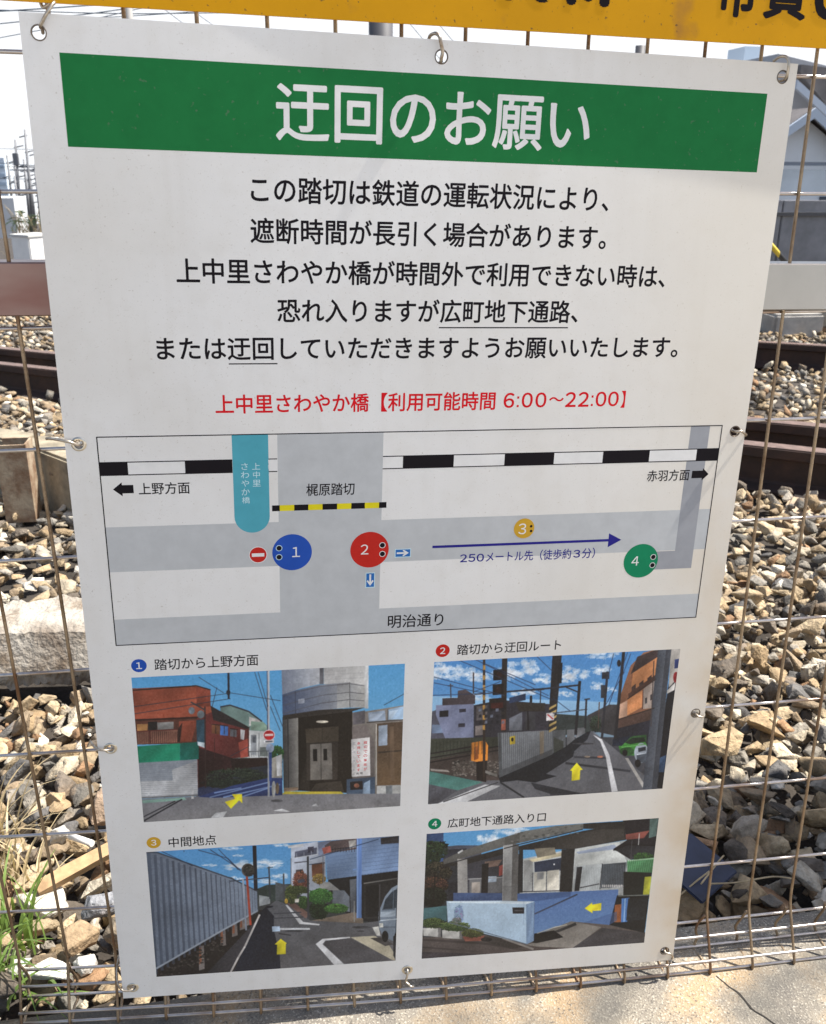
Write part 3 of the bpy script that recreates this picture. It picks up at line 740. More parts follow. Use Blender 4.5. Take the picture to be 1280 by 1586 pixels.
# ------------------------------------------------------------------ the four printed photographs, drawn into images
IW, IH = 640, 350
class Photo:
    def __init__(s, quad, seed):
        s.a = np.zeros((IH, IW, 3)); s.r = np.random.default_rng(seed)
        src = np.array(quad, float); dst = np.array([(0, 0), (IW, 0), (IW, IH), (0, IH)], float); A = []; B = []
        for (x, y), (X_, Y_) in zip(src, dst):
            A += [[x, y, 1, 0, 0, 0, -X_ * x, -X_ * y], [0, 0, 0, x, y, 1, -Y_ * x, -Y_ * y]]; B += [X_, Y_]
        h = np.linalg.solve(np.array(A), np.array(B)); s.H = np.append(h, 1).reshape(3, 3)
    def t(s, pts):
        p = np.c_[np.asarray(pts, float), np.ones(len(pts))] @ s.H.T; return p[:, :2] / p[:, 2:]
    def fill(s, P, col, col2=None, d=(0, 1), al=1.0, nz=0.03):
        x0, y0 = np.floor(P.min(0)).astype(int) - 1; x1, y1 = np.ceil(P.max(0)).astype(int) + 2
        x0, y0 = max(0, x0), max(0, y0); x1, y1 = min(IW, x1), min(IH, y1)
        if x1 <= x0 or y1 <= y0: return
        m = np.zeros((y1 - y0, x1 - x0))
        for sx in (.25, .75):
            for sy in (.25, .75):
                X_, Y_ = np.meshgrid(np.arange(x0, x1) + sx, np.arange(y0, y1) + sy); c = np.zeros(X_.shape, bool)
                for i in range(len(P)):
                    ax, ay = P[i]; bx, by = P[(i + 1) % len(P)]
                    if ay == by: continue
                    c ^= ((ay > Y_) != (by > Y_)) & (X_ < (bx - ax) * (Y_ - ay) / (by - ay) + ax)
                m += c / 4.
        C = np.array(col, float) / 255
        reg = np.broadcast_to(C, m.shape + (3,)).copy()
        if col2 is not None:
            X_, Y_ = np.meshgrid(np.arange(x0, x1), np.arange(y0, y1)); g = X_ * d[0] + Y_ * d[1]; pr = P @ np.array(d, float)
            f = np.clip((g - pr.min()) / max(1e-6, pr.max() - pr.min()), 0, 1)[..., None]; reg = C * (1 - f) + np.array(col2, float) / 255 * f
        elif min(x1 - x0, y1 - y0) > 7:      # every surface falls off a little across its width
            X_, Y_ = np.meshgrid(np.linspace(-1, 1, x1 - x0), np.linspace(-1, 1, y1 - y0)); th = s.r.uniform(0, 6.28)
            reg = reg * (1 + .11 * (X_ * math.cos(th) + Y_ * math.sin(th)) + .05 * np.sin(X_ * s.r.uniform(2, 5) + Y_ * s.r.uniform(2, 5) + th))[..., None]
        if nz: reg = reg + nz * s.r.normal(size=m.shape)[..., None] * .35 + nz * .55 * np.repeat(np.repeat(s.r.normal(size=((m.shape[0] + 3) // 4, (m.shape[1] + 3) // 4)), 4, 0), 4, 1)[:m.shape[0], :m.shape[1], None]
        s.a[y0:y1, x0:x1] = s.a[y0:y1, x0:x1] * (1 - m[..., None] * al) + reg * m[..., None] * al
    def p(s, pts, col, col2=None, d=(0, 1), al=1.0, nz=.025): s.fill(s.t(pts), col, col2, d, al, nz)
    def e(s, cx, cy, rx, ry, col, al=1.0, nz=.03, rag=0.):
        n = 28; r = 1 + rag * s.r.normal(size=n)
        s.p([(cx + rx * r[k] * math.cos(2 * math.pi * k / n), cy + ry * r[k] * math.sin(2 * math.pi * k / n)) for k in range(n)], col, al=al, nz=nz)
    def l(s, pts, wd, col, al=1.0):
        for (x0, y0), (x1, y1) in zip(pts[:-1], pts[1:]):
            dx, dy = x1 - x0, y1 - y0; L = math.hypot(dx, dy) or 1; nx_, ny_ = -dy / L * wd / 2, dx / L * wd / 2
            s.p([(x0 + nx_, y0 + ny_), (x1 + nx_, y1 + ny_), (x1 - nx_, y1 - ny_), (x0 - nx_, y0 - ny_)], col, al=al, nz=0)
    def cloud(s, cx, cy, rx, ry):
        for _ in range(26):
            a = s.r.uniform(0, 6.28); q = s.r.uniform() ** .6; x = cx + rx * q * math.cos(a); y = cy + ry * q * math.sin(a) * (.7 if math.sin(a) > 0 else 1)
            k = .55 + .45 * s.r.uniform() - .25 * max(0, math.sin(a)) * q
            s.e(x, y, rx * s.r.uniform(.10, .30), ry * s.r.uniform(.18, .42), (196 + 56 * k, 212 + 40 * k, 228 + 24 * k), .40, 0, .25)
    def bush(s, cx, cy, rx, ry, c1, c2, n=90, sz=6):
        for _ in range(14):
            a = s.r.uniform(0, 6.28); s.e(cx + rx * .62 * math.cos(a), cy + ry * .62 * math.sin(a), rx * .42, ry * .42, tuple(c * s.r.uniform(.6, 1.1) for c in c2), rag=.3)
        n = int(n * 4.5); sz = sz * .55
        for _ in range(n):
            a = s.r.uniform(0, 6.28); q = math.sqrt(s.r.uniform()); k = max(0, min(1.25, .55 - .45 * q * math.sin(a) + s.r.normal() * .35)) * s.r.uniform(.5, 1.1)
            s.e(cx + rx * q * 1.08 * math.cos(a), cy + ry * q * 1.08 * math.sin(a), sz * s.r.uniform(.5, 1.2), sz * s.r.uniform(.4, .9), tuple(c1[i] * k + c2[i] * (1 - k) for i in range(3)), nz=0)
    def done(s, name):
        a = s.a.copy()
        k = np.array([.18, .64, .18])
        for ax in (0, 1):
            pd = np.pad(a, [(1, 1) if q == ax else (0, 0) for q in range(3)], 'edge')
            sl = lambda i: pd[i:i + IH] if ax == 0 else pd[:, i:i + IW]
            a = k[0] * sl(0) + k[1] * sl(1) + k[2] * sl(2)
        def soft(n, m_):          # smooth unevenness of tone, as a camera records it
            f = s.r.normal(size=(m_ + 3, n + 3)); yi = np.linspace(0, m_, IH); xi = np.linspace(0, n, IW); y0 = yi.astype(int); x0 = xi.astype(int); fy = (yi - y0)[:, None]; fx = (xi - x0)[None]
            fy = fy * fy * (3 - 2 * fy); fx = fx * fx * (3 - 2 * fx)
            return (f[y0][:, x0] * (1 - fy) * (1 - fx) + f[y0 + 1][:, x0] * fy * (1 - fx) + f[y0][:, x0 + 1] * (1 - fy) * fx + f[y0 + 1][:, x0 + 1] * fy * fx)[..., None]
        bl = np.clip((a[..., 2:] - a[..., :1]) * 3, 0, 1)        # skies stay even
        a *= 1 + (1 - .8 * bl) * (.05 * soft(14, 8) + .028 * soft(46, 26) + .016 * soft(150, 84))
        a = np.clip(a, 0, 1) ** (1.12 - .12 * bl); g = a.mean(2, keepdims=True); a = g + (a - g) * .82
        a = .03 + a * .95 + s.r.normal(size=(IH, IW, 1)) * .008
        a = np.clip(a, 0.02, 1)
        img = bpy.data.images.new(name, IW, IH); out = np.ones((IH, IW, 4), np.float32); out[..., :3] = a[::-1]
        img.pixels.foreach_set(out.ravel()); img.update(); img.pack()
        return img
def photo_mat(name, img):
    m = bpy.data.materials.new(name); m.use_nodes = True; n = m.node_tree.nodes; l = m.node_tree.links; p = n['Principled BSDF']
    t = n.new('ShaderNodeTexImage'); t.image = img; t.extension = 'EXTEND'
    v = n.new('ShaderNodeVectorMath'); v.operation = 'SCALE'; v.inputs['Scale'].default_value = 1.10
    l.new(t.outputs['Color'], v.inputs[0]); l.new(v.outputs['Vector'], p.inputs['Base Color']); p.inputs['Roughness'].default_value = .42; p.inputs['Specular IOR Level'].default_value = .35
    return m
def photo_print(img, u0, u1, v0, v1, label, cap, capbox, cnum, ccent, cmat):
    nu, nv = 46, 30; V = []; Fq = []; UV = []
    for j in range(nv + 1):
        for i in range(nu + 1): V.append((u0 + (u1 - u0) * i / nu, v0 + (v1 - v0) * j / nv, LAY)); UV.append((i / nu, j / nv))
    for j in range(nv):
        for i in range(nu): a = j * (nu + 1) + i; Fq.append((a, a + 1, a + nu + 2, a + nu + 1))
    o = from_np('photo_print', bsurf(V), Fq, photo_mat('print_' + cap[:2] + cnum, img), board)
    me = o.data; uvl = me.uv_layers.new(name='uv'); idx = np.empty(len(me.loops), np.int32); me.loops.foreach_get('vertex_index', idx)
    uvl.data.foreach_set('uv', np.array(UV, np.float32)[idx].ravel())
    o['label'] = label
    b2 = bmesh.new(); text(b2, cap, *capbox, .009, 0, 0); disc(b2, *ccent, 6.8, 0, 1); ctext(b2, FW[cnum], ccent[0], ccent[1], 7.0, .015, 1, 2)
    print_obj('caption', b2, [I_black, cmat, I_white], 1, board, 'caption ' + cnum + ' with its numbered disc')
    return o

def wires(ph, L, col=(40, 50, 70), wd=3):
    for q in L: ph.l(q, wd, col, .8)

# --- photograph 1: street corner with lift tower
P1 = Photo([(38, 112), (1243, 52), (1225, 680), (93, 752)], 1)
P1.p([(0, 40), (1280, 40), (1280, 800), (0, 800)], (62, 154, 220), (135, 198, 232)); P1.p([(330, 470), (700, 470), (700, 660), (330, 660)], (44, 50, 62))
P1.p([(425, 240), (470, 232), (550, 262), (610, 305), (645, 335), (645, 470), (440, 470)], (120, 150, 142)); P1.p([(545, 345), (645, 352), (645, 468), (545, 468)], (205, 208, 206)); P1.p([(552, 285), (600, 300), (600, 330), (552, 325)], (205, 200, 195)); P1.p([(560, 305), (615, 310), (640, 345), (560, 345)], (140, 172, 150))
P1.l([(425, 242), (468, 234), (550, 262), (608, 306)], 6, (50, 52, 60)); P1.p([(560, 365), (585, 365), (585, 455), (560, 455)], (150, 155, 160)); P1.p([(600, 420), (640, 420), (640, 460), (600, 460)], (110, 120, 115))
P1.p([(693, 70), (862, 70), (862, 142), (780, 160), (697, 190)], (120, 130, 150), (190, 192, 196), (1, 0)); P1.p([(880, 60), (1062, 60), (1062, 150), (880, 142)], (190, 188, 186), (205, 204, 200), (1, 0)); P1.p([(862, 60), (880, 60), (880, 142), (862, 142)], (105, 105, 112)); P1.p([(1060, 55), (1080, 55), (1080, 250), (1064, 250)], (212, 212, 210))
P1.p([(1072, 262), (1240, 236), (1230, 630), (1110, 635), (1005, 560), (1005, 268)], (132, 124, 116)); P1.p([(1080, 268), (1155, 258), (1158, 303), (1082, 308)], (150, 168, 190)); P1.p([(1168, 255), (1238, 240), (1238, 298), (1168, 300)], (160, 192, 222)); P1.p([(1012, 268), (1065, 258), (1065, 315), (1012, 322)], (105, 100, 105))
P1.p([(1112, 318), (1235, 308), (1230, 586), (1116, 590)], (92, 72, 55), (120, 92, 62)); P1.p([(1126, 326), (1166, 322), (1166, 412), (1126, 416)], (150, 165, 182)); P1.l([(1126, 444), (1232, 436)], 6, (60, 48, 40)); P1.l([(1116, 318), (1118, 588)], 6, (190, 185, 175)); P1.l([(1185, 330), (1190, 570)], 18, (130, 105, 82), .5); P1.p([(1120, 592), (1228, 588), (1228, 628), (1120, 632)], (182, 182, 178)); P1.p([(1160, 592), (1190, 590), (1190, 628), (1162, 628)], (120, 125, 128))
P1.p([(760, 282), (1008, 252), (1012, 600), (985, 622), (765, 612)], (34, 27, 22)); P1.p([(800, 340), (948, 328), (948, 396), (805, 402)], (72, 62, 50)); P1.p([(806, 402), (945, 394), (945, 565), (808, 568)], (58, 50, 44)); P1.p([(822, 408), (918, 402), (922, 562), (824, 566)], (118, 112, 104)); P1.l([(870, 405), (872, 565)], 3, (60, 56, 52)); P1.p([(835, 430), (853, 429), (854, 482), (836, 482)], (20, 18, 20)); P1.p([(881, 428), (897, 427), (898, 478), (882, 479)], (20, 18, 20)); P1.e(875, 308, 28, 6, (215, 205, 185)); P1.l([(875, 335), (876, 390)], 3, (50, 42, 36)); P1.p([(850, 580), (960, 570), (975, 620), (820, 620)], (62, 54, 46))
P1.p([(698, 288), (768, 276), (772, 606), (706, 616)], (58, 58, 60), (150, 146, 138), (1, 0)); P1.p([(706, 600), (770, 596), (770, 612), (708, 618)], (150, 125, 100)); P1.l([(722, 290), (728, 600)], 4, (40, 40, 44)); P1.p([(1008, 330), (1072, 322), (1108, 400), (1108, 560), (1010, 560)], (118, 108, 104))
P1.p([(697, 188), (760, 168), (860, 145), (990, 134), (1064, 145), (1064, 246), (990, 246), (860, 258), (760, 276), (700, 292)], (62, 78, 112), (188, 186, 180), (1, 0)); P1.p([(940, 140), (996, 134), (996, 246), (940, 250)], (140, 140, 140), (196, 196, 192), (0, 1), .8)
for y in (0, 42, 78): P1.l([(700, 195 + y), (780, 172 + y), (870, 152 + y * .95), (995, 140 + y * .9), (1062, 150 + y * .85)], 3, (84, 84, 90), .8)
P1.l([(996, 135), (998, 246)], 3, (90, 90, 90)); P1.l([(755, 172), (757, 275)], 3, (60, 66, 84)); P1.p([(768, 208), (796, 205), (796, 226), (768, 229)], (190, 195, 205), al=.6); P1.p([(700, 280), (860, 256), (1064, 246), (1010, 262), (770, 290), (700, 300)], (54, 48, 44))
P1.p([(1004, 386), (1087, 377), (1091, 546), (1008, 552)], (222, 218, 214))
P1.p([(985, 562), (1112, 552), (1112, 632), (985, 632)], (64, 84, 108)); P1.p([(1000, 574), (1056, 570), (1058, 606), (1002, 610)], (36, 30, 34)); P1.e(1030, 590, 12, 10, (150, 92, 70)); P1.p([(1062, 580), (1090, 565), (1090, 632), (1056, 632)], (140, 165, 190))
P1.p([(690, 636), (712, 616), (960, 616), (978, 632)], (212, 190, 48))
P1.p([(40, 160), (320, 147), (382, 165), (382, 232), (400, 290), (40, 302)], (168, 78, 52)); P1.p([(320, 148), (382, 166), (382, 240), (322, 240)], (150, 66, 46)); P1.l([(40, 168), (320, 148), (382, 166)], 5, (48, 34, 32))
P1.p([(40, 300), (330, 284), (330, 402), (58, 408)], (96, 52, 40)); P1.p([(245, 305), (325, 300), (300, 395), (245, 396)], (150, 68, 46)); P1.p([(110, 308), (150, 306), (150, 345), (112, 346)], (40, 34, 34)); P1.p([(150, 310), (222, 306), (222, 342), (152, 344)], (140, 138, 134)); P1.p([(62, 318), (110, 316), (108, 350), (64, 350)], (186, 130, 70)); P1.p([(60, 352), (244, 342), (243, 398), (64, 406)], (150, 98, 78))
for x in range(66, 240, 9): P1.l([(x, 350), (x + 1, 402)], 3, (90, 50, 42))
P1.l([(60, 350), (244, 340)], 5, (110, 46, 40)); P1.l([(118, 346), (120, 402)], 7, (90, 40, 36)); P1.p([(240, 340), (260, 310), (250, 396), (240, 398)], (60, 34, 30)); P1.l([(40, 300), (400, 286)], 8, (60, 32, 28))
P1.p([(322, 290), (400, 260), (552, 335), (552, 462), (475, 470), (480, 560), (360, 625), (324, 630)], (104, 42, 40)); P1.p([(505, 400), (552, 380), (552, 462), (516, 468)], (178, 76, 60)); P1.p([(382, 236), (556, 334), (540, 340), (395, 300)], (48, 40, 42)); P1.p([(330, 420), (480, 468), (482, 560), (360, 625), (330, 630)], (50, 26, 28)); P1.p([(425, 322), (460, 326), (460, 370), (425, 366)], (52, 104, 185)); P1.p([(388, 318), (425, 322), (425, 364), (388, 358)], (118, 70, 44)); P1.p([(468, 338), (498, 345), (498, 375), (468, 372)], (90, 90, 96)); P1.p([(514, 340), (534, 345), (530, 388), (514, 384)], (190, 190, 190)); P1.p([(470, 470), (632, 466), (635, 500), (480, 520)], (40, 24, 24))
P1.p([(330, 600), (480, 560), (640, 540), (700, 540), (700, 650), (320, 650)], (40, 50, 84)); P1.bush(500, 560, 135, 45, (60, 74, 56), (32, 40, 36), 160, 7); P1.bush(675, 450, 28, 34, (60, 120, 50), (36, 70, 40), 50, 6); P1.p([(650, 470), (698, 450), (698, 560), (650, 560)], (165, 160, 150)); P1.p([(672, 460), (698, 452), (698, 545), (676, 548)], (205, 205, 205))
P1.p([(60, 416), (250, 402), (250, 480), (70, 490)], (12, 138, 98)); P1.p([(250, 402), (332, 396), (332, 472), (250, 480)], (8, 96, 80)); P1.p([(70, 488), (326, 474), (330, 636), (84, 648)], (138, 146, 156), (150, 156, 164)); P1.p([(78, 570), (220, 566), (215, 520), (325, 478), (328, 600), (326, 636), (84, 646)], (190, 190, 190), al=.85)
for y in range(500, 640, 9): P1.l([(74, y), (328, y - 10)], 1.5, (120, 128, 138), .6)
P1.p([(320, 300), (357, 296), (358, 420), (324, 408)], (40, 74, 92)); P1.p([(326, 395), (358, 400), (358, 424), (328, 412)], (190, 205, 210)); P1.l([(358, 240), (362, 600)], 6, (60, 40, 40)); P1.l([(296, 220), (360, 256)], 6, (60, 60, 66)); P1.e(300, 258, 14, 16, (120, 130, 140)); P1.e(340, 275, 16, 18, (110, 120, 126))
P1.p([(80, 650), (360, 636), (700, 628), (1240, 625), (1240, 700), (80, 770)], (128, 128, 134), (140, 138, 138)); P1.p([(330, 640), (480, 590), (640, 556), (700, 556), (700, 632), (400, 644)], (34, 52, 108))
for q in ([(380, 642), (640, 575)], [(440, 642), (690, 585)], [(520, 640), (640, 600)], [(400, 622), (520, 600)]): P1.l(q, 6, (120, 150, 200), .8)
P1.p([(85, 655), (270, 642), (280, 652), (88, 668)], (130, 190, 165), al=.7); P1.l([(95, 745), (260, 650)], 6, (40, 40, 48)); P1.l([(92, 728), (230, 658)], 5, (50, 50, 56)); P1.p([(385, 732), (408, 710), (458, 703), (440, 730)], (205, 205, 205)); P1.p([(660, 700), (700, 692), (740, 706), (690, 704)], (205, 205, 205)); P1.p([(830, 680), (850, 668), (860, 682)], (180, 180, 180)); P1.e(676, 657, 26, 6, (80, 80, 84)); P1.l([(305, 596), (306, 648)], 11, (205, 205, 205))
P1.e(662, 605, 9, 36, (165, 165, 160)); P1.e(678, 602, 8, 26, (110, 92, 72)); P1.l([(636, 80), (640, 640)], 9, (180, 184, 190)); P1.l([(630, 80), (633, 345)], 4, (70, 84, 110)); P1.p([(640, 440), (653, 440), (653, 570), (642, 570)], (36, 62, 128)); P1.e(645, 424, 18, 20, (140, 155, 180)); P1.p([(617, 390), (662, 386), (662, 402), (617, 405)], (215, 215, 215)); P1.l([(624, 396), (655, 394)], 5, (90, 90, 100)); P1.e(640, 367, 26, 24, (225, 205, 205)); P1.e(640, 367, 23, 21, (205, 24, 30)); P1.p([(621, 362), (659, 360), (659, 370), (621, 372)], (230, 205, 200))
P1.l([(460, 90), (462, 206)], 9, (34, 36, 48)); P1.e(460, 178, 9, 12, (30, 34, 46))
wires(P1, [[(50, 240), (460, 182)], [(50, 272), (470, 205)], [(470, 180), (690, 215)], [(575, 88), (630, 260)], [(590, 88), (635, 240)], [(645, 190), (700, 330)], [(645, 240), (690, 350)], [(330, 110), (440, 180)], [(410, 155), (390, 240)], [(1150, 235), (1240, 186)], [(470, 460), (545, 420)]])
P1.p([(447, 662), (492, 648), (478, 628), (523, 627), (524, 668), (510, 655), (474, 692)], (244, 226, 20), nz=.01)
for x in (700, 716, 740): P1.l([(x, 80), (x + 4, 190)], 2, (120, 126, 140), .5)
for y in (100, 122): P1.l([(885, y), (1058, y - 8)], 2, (160, 160, 160), .6)
P1.l([(1168, 252), (1168, 306)], 4, (90, 90, 96)); P1.l([(1072, 312), (1240, 300)], 5, (84, 78, 74)); P1.p([(1086, 275), (1150, 270), (1120, 300), (1086, 303)], (190, 205, 222), al=.6); P1.p([(1172, 262), (1215, 256), (1185, 295), (1172, 297)], (205, 222, 238), al=.6)
for x, y in ((425, 322), (388, 318), (468, 338)): P1.l([(x, y), (x + 36, y + 5)], 3, (40, 26, 26)); P1.l([(x + 18, y), (x + 18, y + 42)], 2.5, (44, 32, 32))
P1.l([(548, 338), (550, 460)], 4, (70, 34, 32)); P1.l([(400, 380), (402, 470)], 3, (70, 34, 32)); P1.p([(568, 372), (582, 372), (582, 400), (568, 400)], (90, 96, 104)); P1.l([(596, 356), (596, 466)], 3, (120, 124, 128)); P1.l([(548, 440), (640, 436)], 3, (80, 84, 88))
for x in range(556, 640, 9): P1.l([(x, 438), (x, 464)], 1.6, (90, 94, 98))
P1.p([(60, 640), (330, 628), (330, 636), (84, 648)], (70, 72, 78), al=.6); P1.p([(774, 600), (820, 420), (820, 612)], (60, 52, 46), al=.5)
im1 = P1.done('print_one')

# --- photograph 2: lane beside the railway
P2 = Photo([(98, 137), (1232, 73), (1150, 715), (70, 793)], 2)
P2.p([(0, 40), (1280, 40), (1280, 850), (0, 850)], (50, 128, 208), (140, 194, 230)); P2.p([(0, 470), (1280, 430), (1280, 850), (0, 850)], (62, 64, 72))
P2.p([(0, 290), (1280, 330), (1280, 480), (0, 480)], (150, 196, 228), al=.7)
for x, y, a, c in [(490, 165, 80, 42), (430, 195, 70, 28), (740, 190, 70, 36), (590, 215, 55, 24), (190, 190, 105, 38), (120, 170, 60, 30), (300, 205, 60, 26), (860, 100, 80, 22), (860, 172, 48, 24), (842, 246, 30, 20), (700, 215, 40, 20), (900, 262, 35, 12), (690, 285, 45, 14), (510, 280, 60, 20), (290, 300, 60, 20)]:
    P2.cloud(x, y, a, c)
P2.p([(640, 372), (830, 385), (830, 470), (640, 470)], (56, 66, 66)); P2.p([(800, 380), (900, 330), (960, 330), (960, 480), (820, 450)], (62, 60, 64)); P2.bush(838, 420, 24, 36, (70, 92, 70), (34, 44, 40), 50, 6)
P2.p([(84, 365), (115, 355), (155, 420), (155, 490), (84, 490)], (84, 84, 100)); P2.p([(88, 425), (150, 425), (150, 462), (88, 465)], (120, 142, 176)); P2.p([(106, 335), (278, 325), (278, 492), (150, 492), (106, 380)], (122, 130, 162)); P2.p([(135, 304), (205, 300), (205, 268), (240, 262), (284, 290), (284, 328), (135, 336)], (74, 64, 70)); P2.p([(122, 362), (162, 358), (162, 388), (122, 390)], (30, 30, 38))
for x, y in ((212, 352), (208, 420)): P2.p([(x, y), (x + 30, y - 2), (x + 30, y + 14), (x, y + 16)], (44, 44, 58))
P2.p([(278, 335), (400, 310), (640, 330), (640, 470), (278, 492)], (50, 48, 58)); P2.p([(440, 300), (515, 280), (515, 310), (440, 325)], (36, 52, 84)); P2.p([(290, 340), (340, 335), (340, 400), (290, 405)], (96, 90, 92)); P2.p([(285, 430), (330, 425), (330, 470), (285, 475)], (130, 120, 116)); P2.p([(470, 322), (605, 324), (605, 362), (485, 362)], (52, 46, 40)); P2.p([(440, 395), (500, 365), (500, 450), (440, 452)], (108, 112, 122)); P2.p([(515, 365), (560, 365), (560, 448), (515, 450)], (60, 60, 66)); P2.p([(535, 290), (545, 290), (545, 322), (533, 322)], (26, 26, 32)); P2.l([(525, 360), (528, 448)], 8, (30, 28, 34)); P2.l([(280, 285), (460, 270), (600, 262)], 5, (60, 66, 84))
P2.p([(72, 490), (400, 480), (400, 560), (72, 600)], (62, 66, 54)); P2.p([(72, 590), (400, 525), (400, 690), (330, 690), (72, 640)], (74, 62, 58))
for q in ([(76, 580), (400, 522)], [(76, 600), (400, 540)], [(76, 560), (300, 520)]): P2.l(q, 6, (34, 28, 30))
for _ in range(400):
    x = P2.r.uniform(180, 390); y = P2.r.uniform(590, 660); P2.e(x, y, 5, 3.5, tuple(np.array((1, .93, .86)) * P2.r.uniform(40, 150)), nz=0)
P2.p([(200, 610), (240, 590), (390, 560), (390, 600), (330, 660), (160, 640)], (90, 78, 70), al=.4)
P2.p([(1000, 150), (1060, 90), (1126, 74), (1112, 380), (945, 400), (945, 310)], (150, 96, 66)); P2.p([(1010, 185), (1126, 100), (1120, 190), (1000, 270)], (206, 132, 78)); P2.p([(985, 305), (1060, 262), (1056, 340), (985, 380)], (222, 142, 84)); P2.p([(1060, 260), (1116, 190), (1112, 345), (1058, 350)], (168, 150, 138)); P2.p([(946, 330), (985, 310), (985, 385), (946, 398)], (206, 160, 130)); P2.p([(990, 280), (1120, 190), (1118, 215), (990, 305)], (84, 50, 40)); P2.p([(1030, 110), (1126, 74), (1126, 110), (1000, 190)], (64, 48, 50)); P2.p([(945, 400), (1112, 345), (1090, 470), (940, 470)], (84, 60, 52)); P2.p([(940, 440), (1096, 400), (1080, 520), (915, 520)], (36, 36, 48))
P2.p([(70, 800), (70, 690), (400, 680), (660, 545), (815, 452), (872, 488), (1060, 650), (1160, 720), (1160, 800)], (88, 90, 98), (112, 112, 116)); P2.p([(815, 452), (826, 452), (1000, 590), (1060, 720), (960, 730), (880, 520)], (112, 112, 118), al=.6)
P2.p([(390, 660), (640, 556), (800, 455), (816, 452), (800, 490), (740, 545), (735, 570), (610, 650), (660, 660), (560, 690), (480, 680), (400, 690)], (28, 31, 40)); P2.p([(540, 690), (780, 740), (640, 745), (560, 720)], (40, 42, 50), al=.9); P2.l([(700, 600), (1000, 636)], 10, (52, 54, 62)); P2.l([(740, 572), (900, 576)], 9, (56, 58, 66)); P2.l([(400, 690), (510, 760)], 8, (40, 42, 48)); P2.l([(630, 745), (800, 740)], 8, (50, 50, 58)); P2.e(780, 510, 50, 4, (60, 60, 66))
P2.p([(825, 468), (868, 490), (902, 560), (942, 728), (914, 732), (886, 570), (860, 500)], (218, 218, 220)); P2.p([(975, 575), (990, 575), (1062, 690), (1058, 712)], (176, 172, 166)); P2.e(860, 570, 14, 5, (200, 120, 90)); P2.e(800, 570, 14, 4, (150, 130, 110))
P2.p([(76, 640), (320, 690), (205, 728), (74, 700)], (70, 128, 118)); P2.p([(74, 700), (205, 728), (110, 792), (68, 795)], (82, 82, 90)); P2.p([(110, 792), (330, 700), (402, 706), (245, 782)], (206, 206, 206)); P2.l([(140, 782), (390, 690)], 4, (50, 50, 54)); P2.p([(80, 628), (160, 634), (170, 644), (84, 638)], (170, 160, 150))
P2.p([(388, 462), (640, 448), (640, 560), (396, 668)], (122, 126, 130)); P2.p([(640, 450), (700, 446), (700, 525), (640, 556)], (88, 92, 96)); P2.p([(706, 446), (742, 444), (742, 490), (706, 520)], (112, 114, 118)); P2.p([(746, 440), (790, 434), (790, 462), (746, 486)], (122, 124, 128)); P2.p([(645, 480), (690, 500), (690, 530), (645, 556)], (50, 54, 44), al=.7)
for x in range(396, 640, 9): P2.l([(x, 462 - (x - 396) * .05), (x + 3, 662 - (x - 396) * .44)], 3.2, (84, 88, 94), .7)
P2.p([(580, 455), (600, 453), (600, 560), (582, 570)], (150, 120, 80), al=.5); P2.p([(388, 640), (640, 535), (640, 560), (396, 668)], (60, 62, 66), al=.6); P2.p([(390, 462), (402, 460), (410, 660), (396, 668)], (80, 84, 88))
P2.p([(442, 480), (468, 474), (468, 512), (444, 516)], (206, 176, 40)); P2.e(455, 492, 6, 9, (30, 30, 30)); P2.p([(266, 508), (330, 496), (344, 520), (342, 590), (290, 596), (266, 590)], (222, 130, 34)); P2.p([(290, 596), (340, 590), (335, 690), (292, 680)], (34, 26, 26)); P2.p([(280, 530), (300, 520), (300, 580), (280, 590)], (150, 80, 30)); P2.l([(330, 640), (386, 660)], 12, (120, 116, 110))
P2.l([(324, 122), (326, 680)], 11, (58, 44, 38))
for y in range(150, 470, 46): P2.l([(324, y), (325, y + 22)], 11, (190, 140, 60))
P2.l([(418, 116), (414, 455)], 24, (44, 38, 38)); P2.p([(404, 400), (424, 398), (424, 448), (404, 450)], (170, 90, 70))
for x, y in ((392, 195), (390, 262)): P2.p([(x - 26, y - 22), (x + 24, y - 28), (x + 24, y + 22), (x - 26, y + 26)], (28, 22, 24)); P2.e(x, y, 13, 15, (48, 26, 26))
P2.p([(348, 305), (425, 298), (425, 352), (350, 360)], (34, 26, 28)); P2.p([(356, 325), (412, 320), (412, 346), (356, 350)], (70, 24, 22))
P2.p([(637, 106), (680, 104), (652, 450), (618, 450)], (40, 38, 42)); P2.p([(664, 140), (684, 138), (680, 232), (660, 234)], (30, 30, 34))
for y in range(330, 445, 26): P2.p([(624, y + 14), (658, y - 4), (656, y + 8), (623, y + 26)], (190, 160, 90))
P2.p([(610, 370), (648, 366), (646, 402), (610, 406)], (212, 206, 206)); P2.l([(616, 376), (642, 398)], 5, (200, 40, 40))
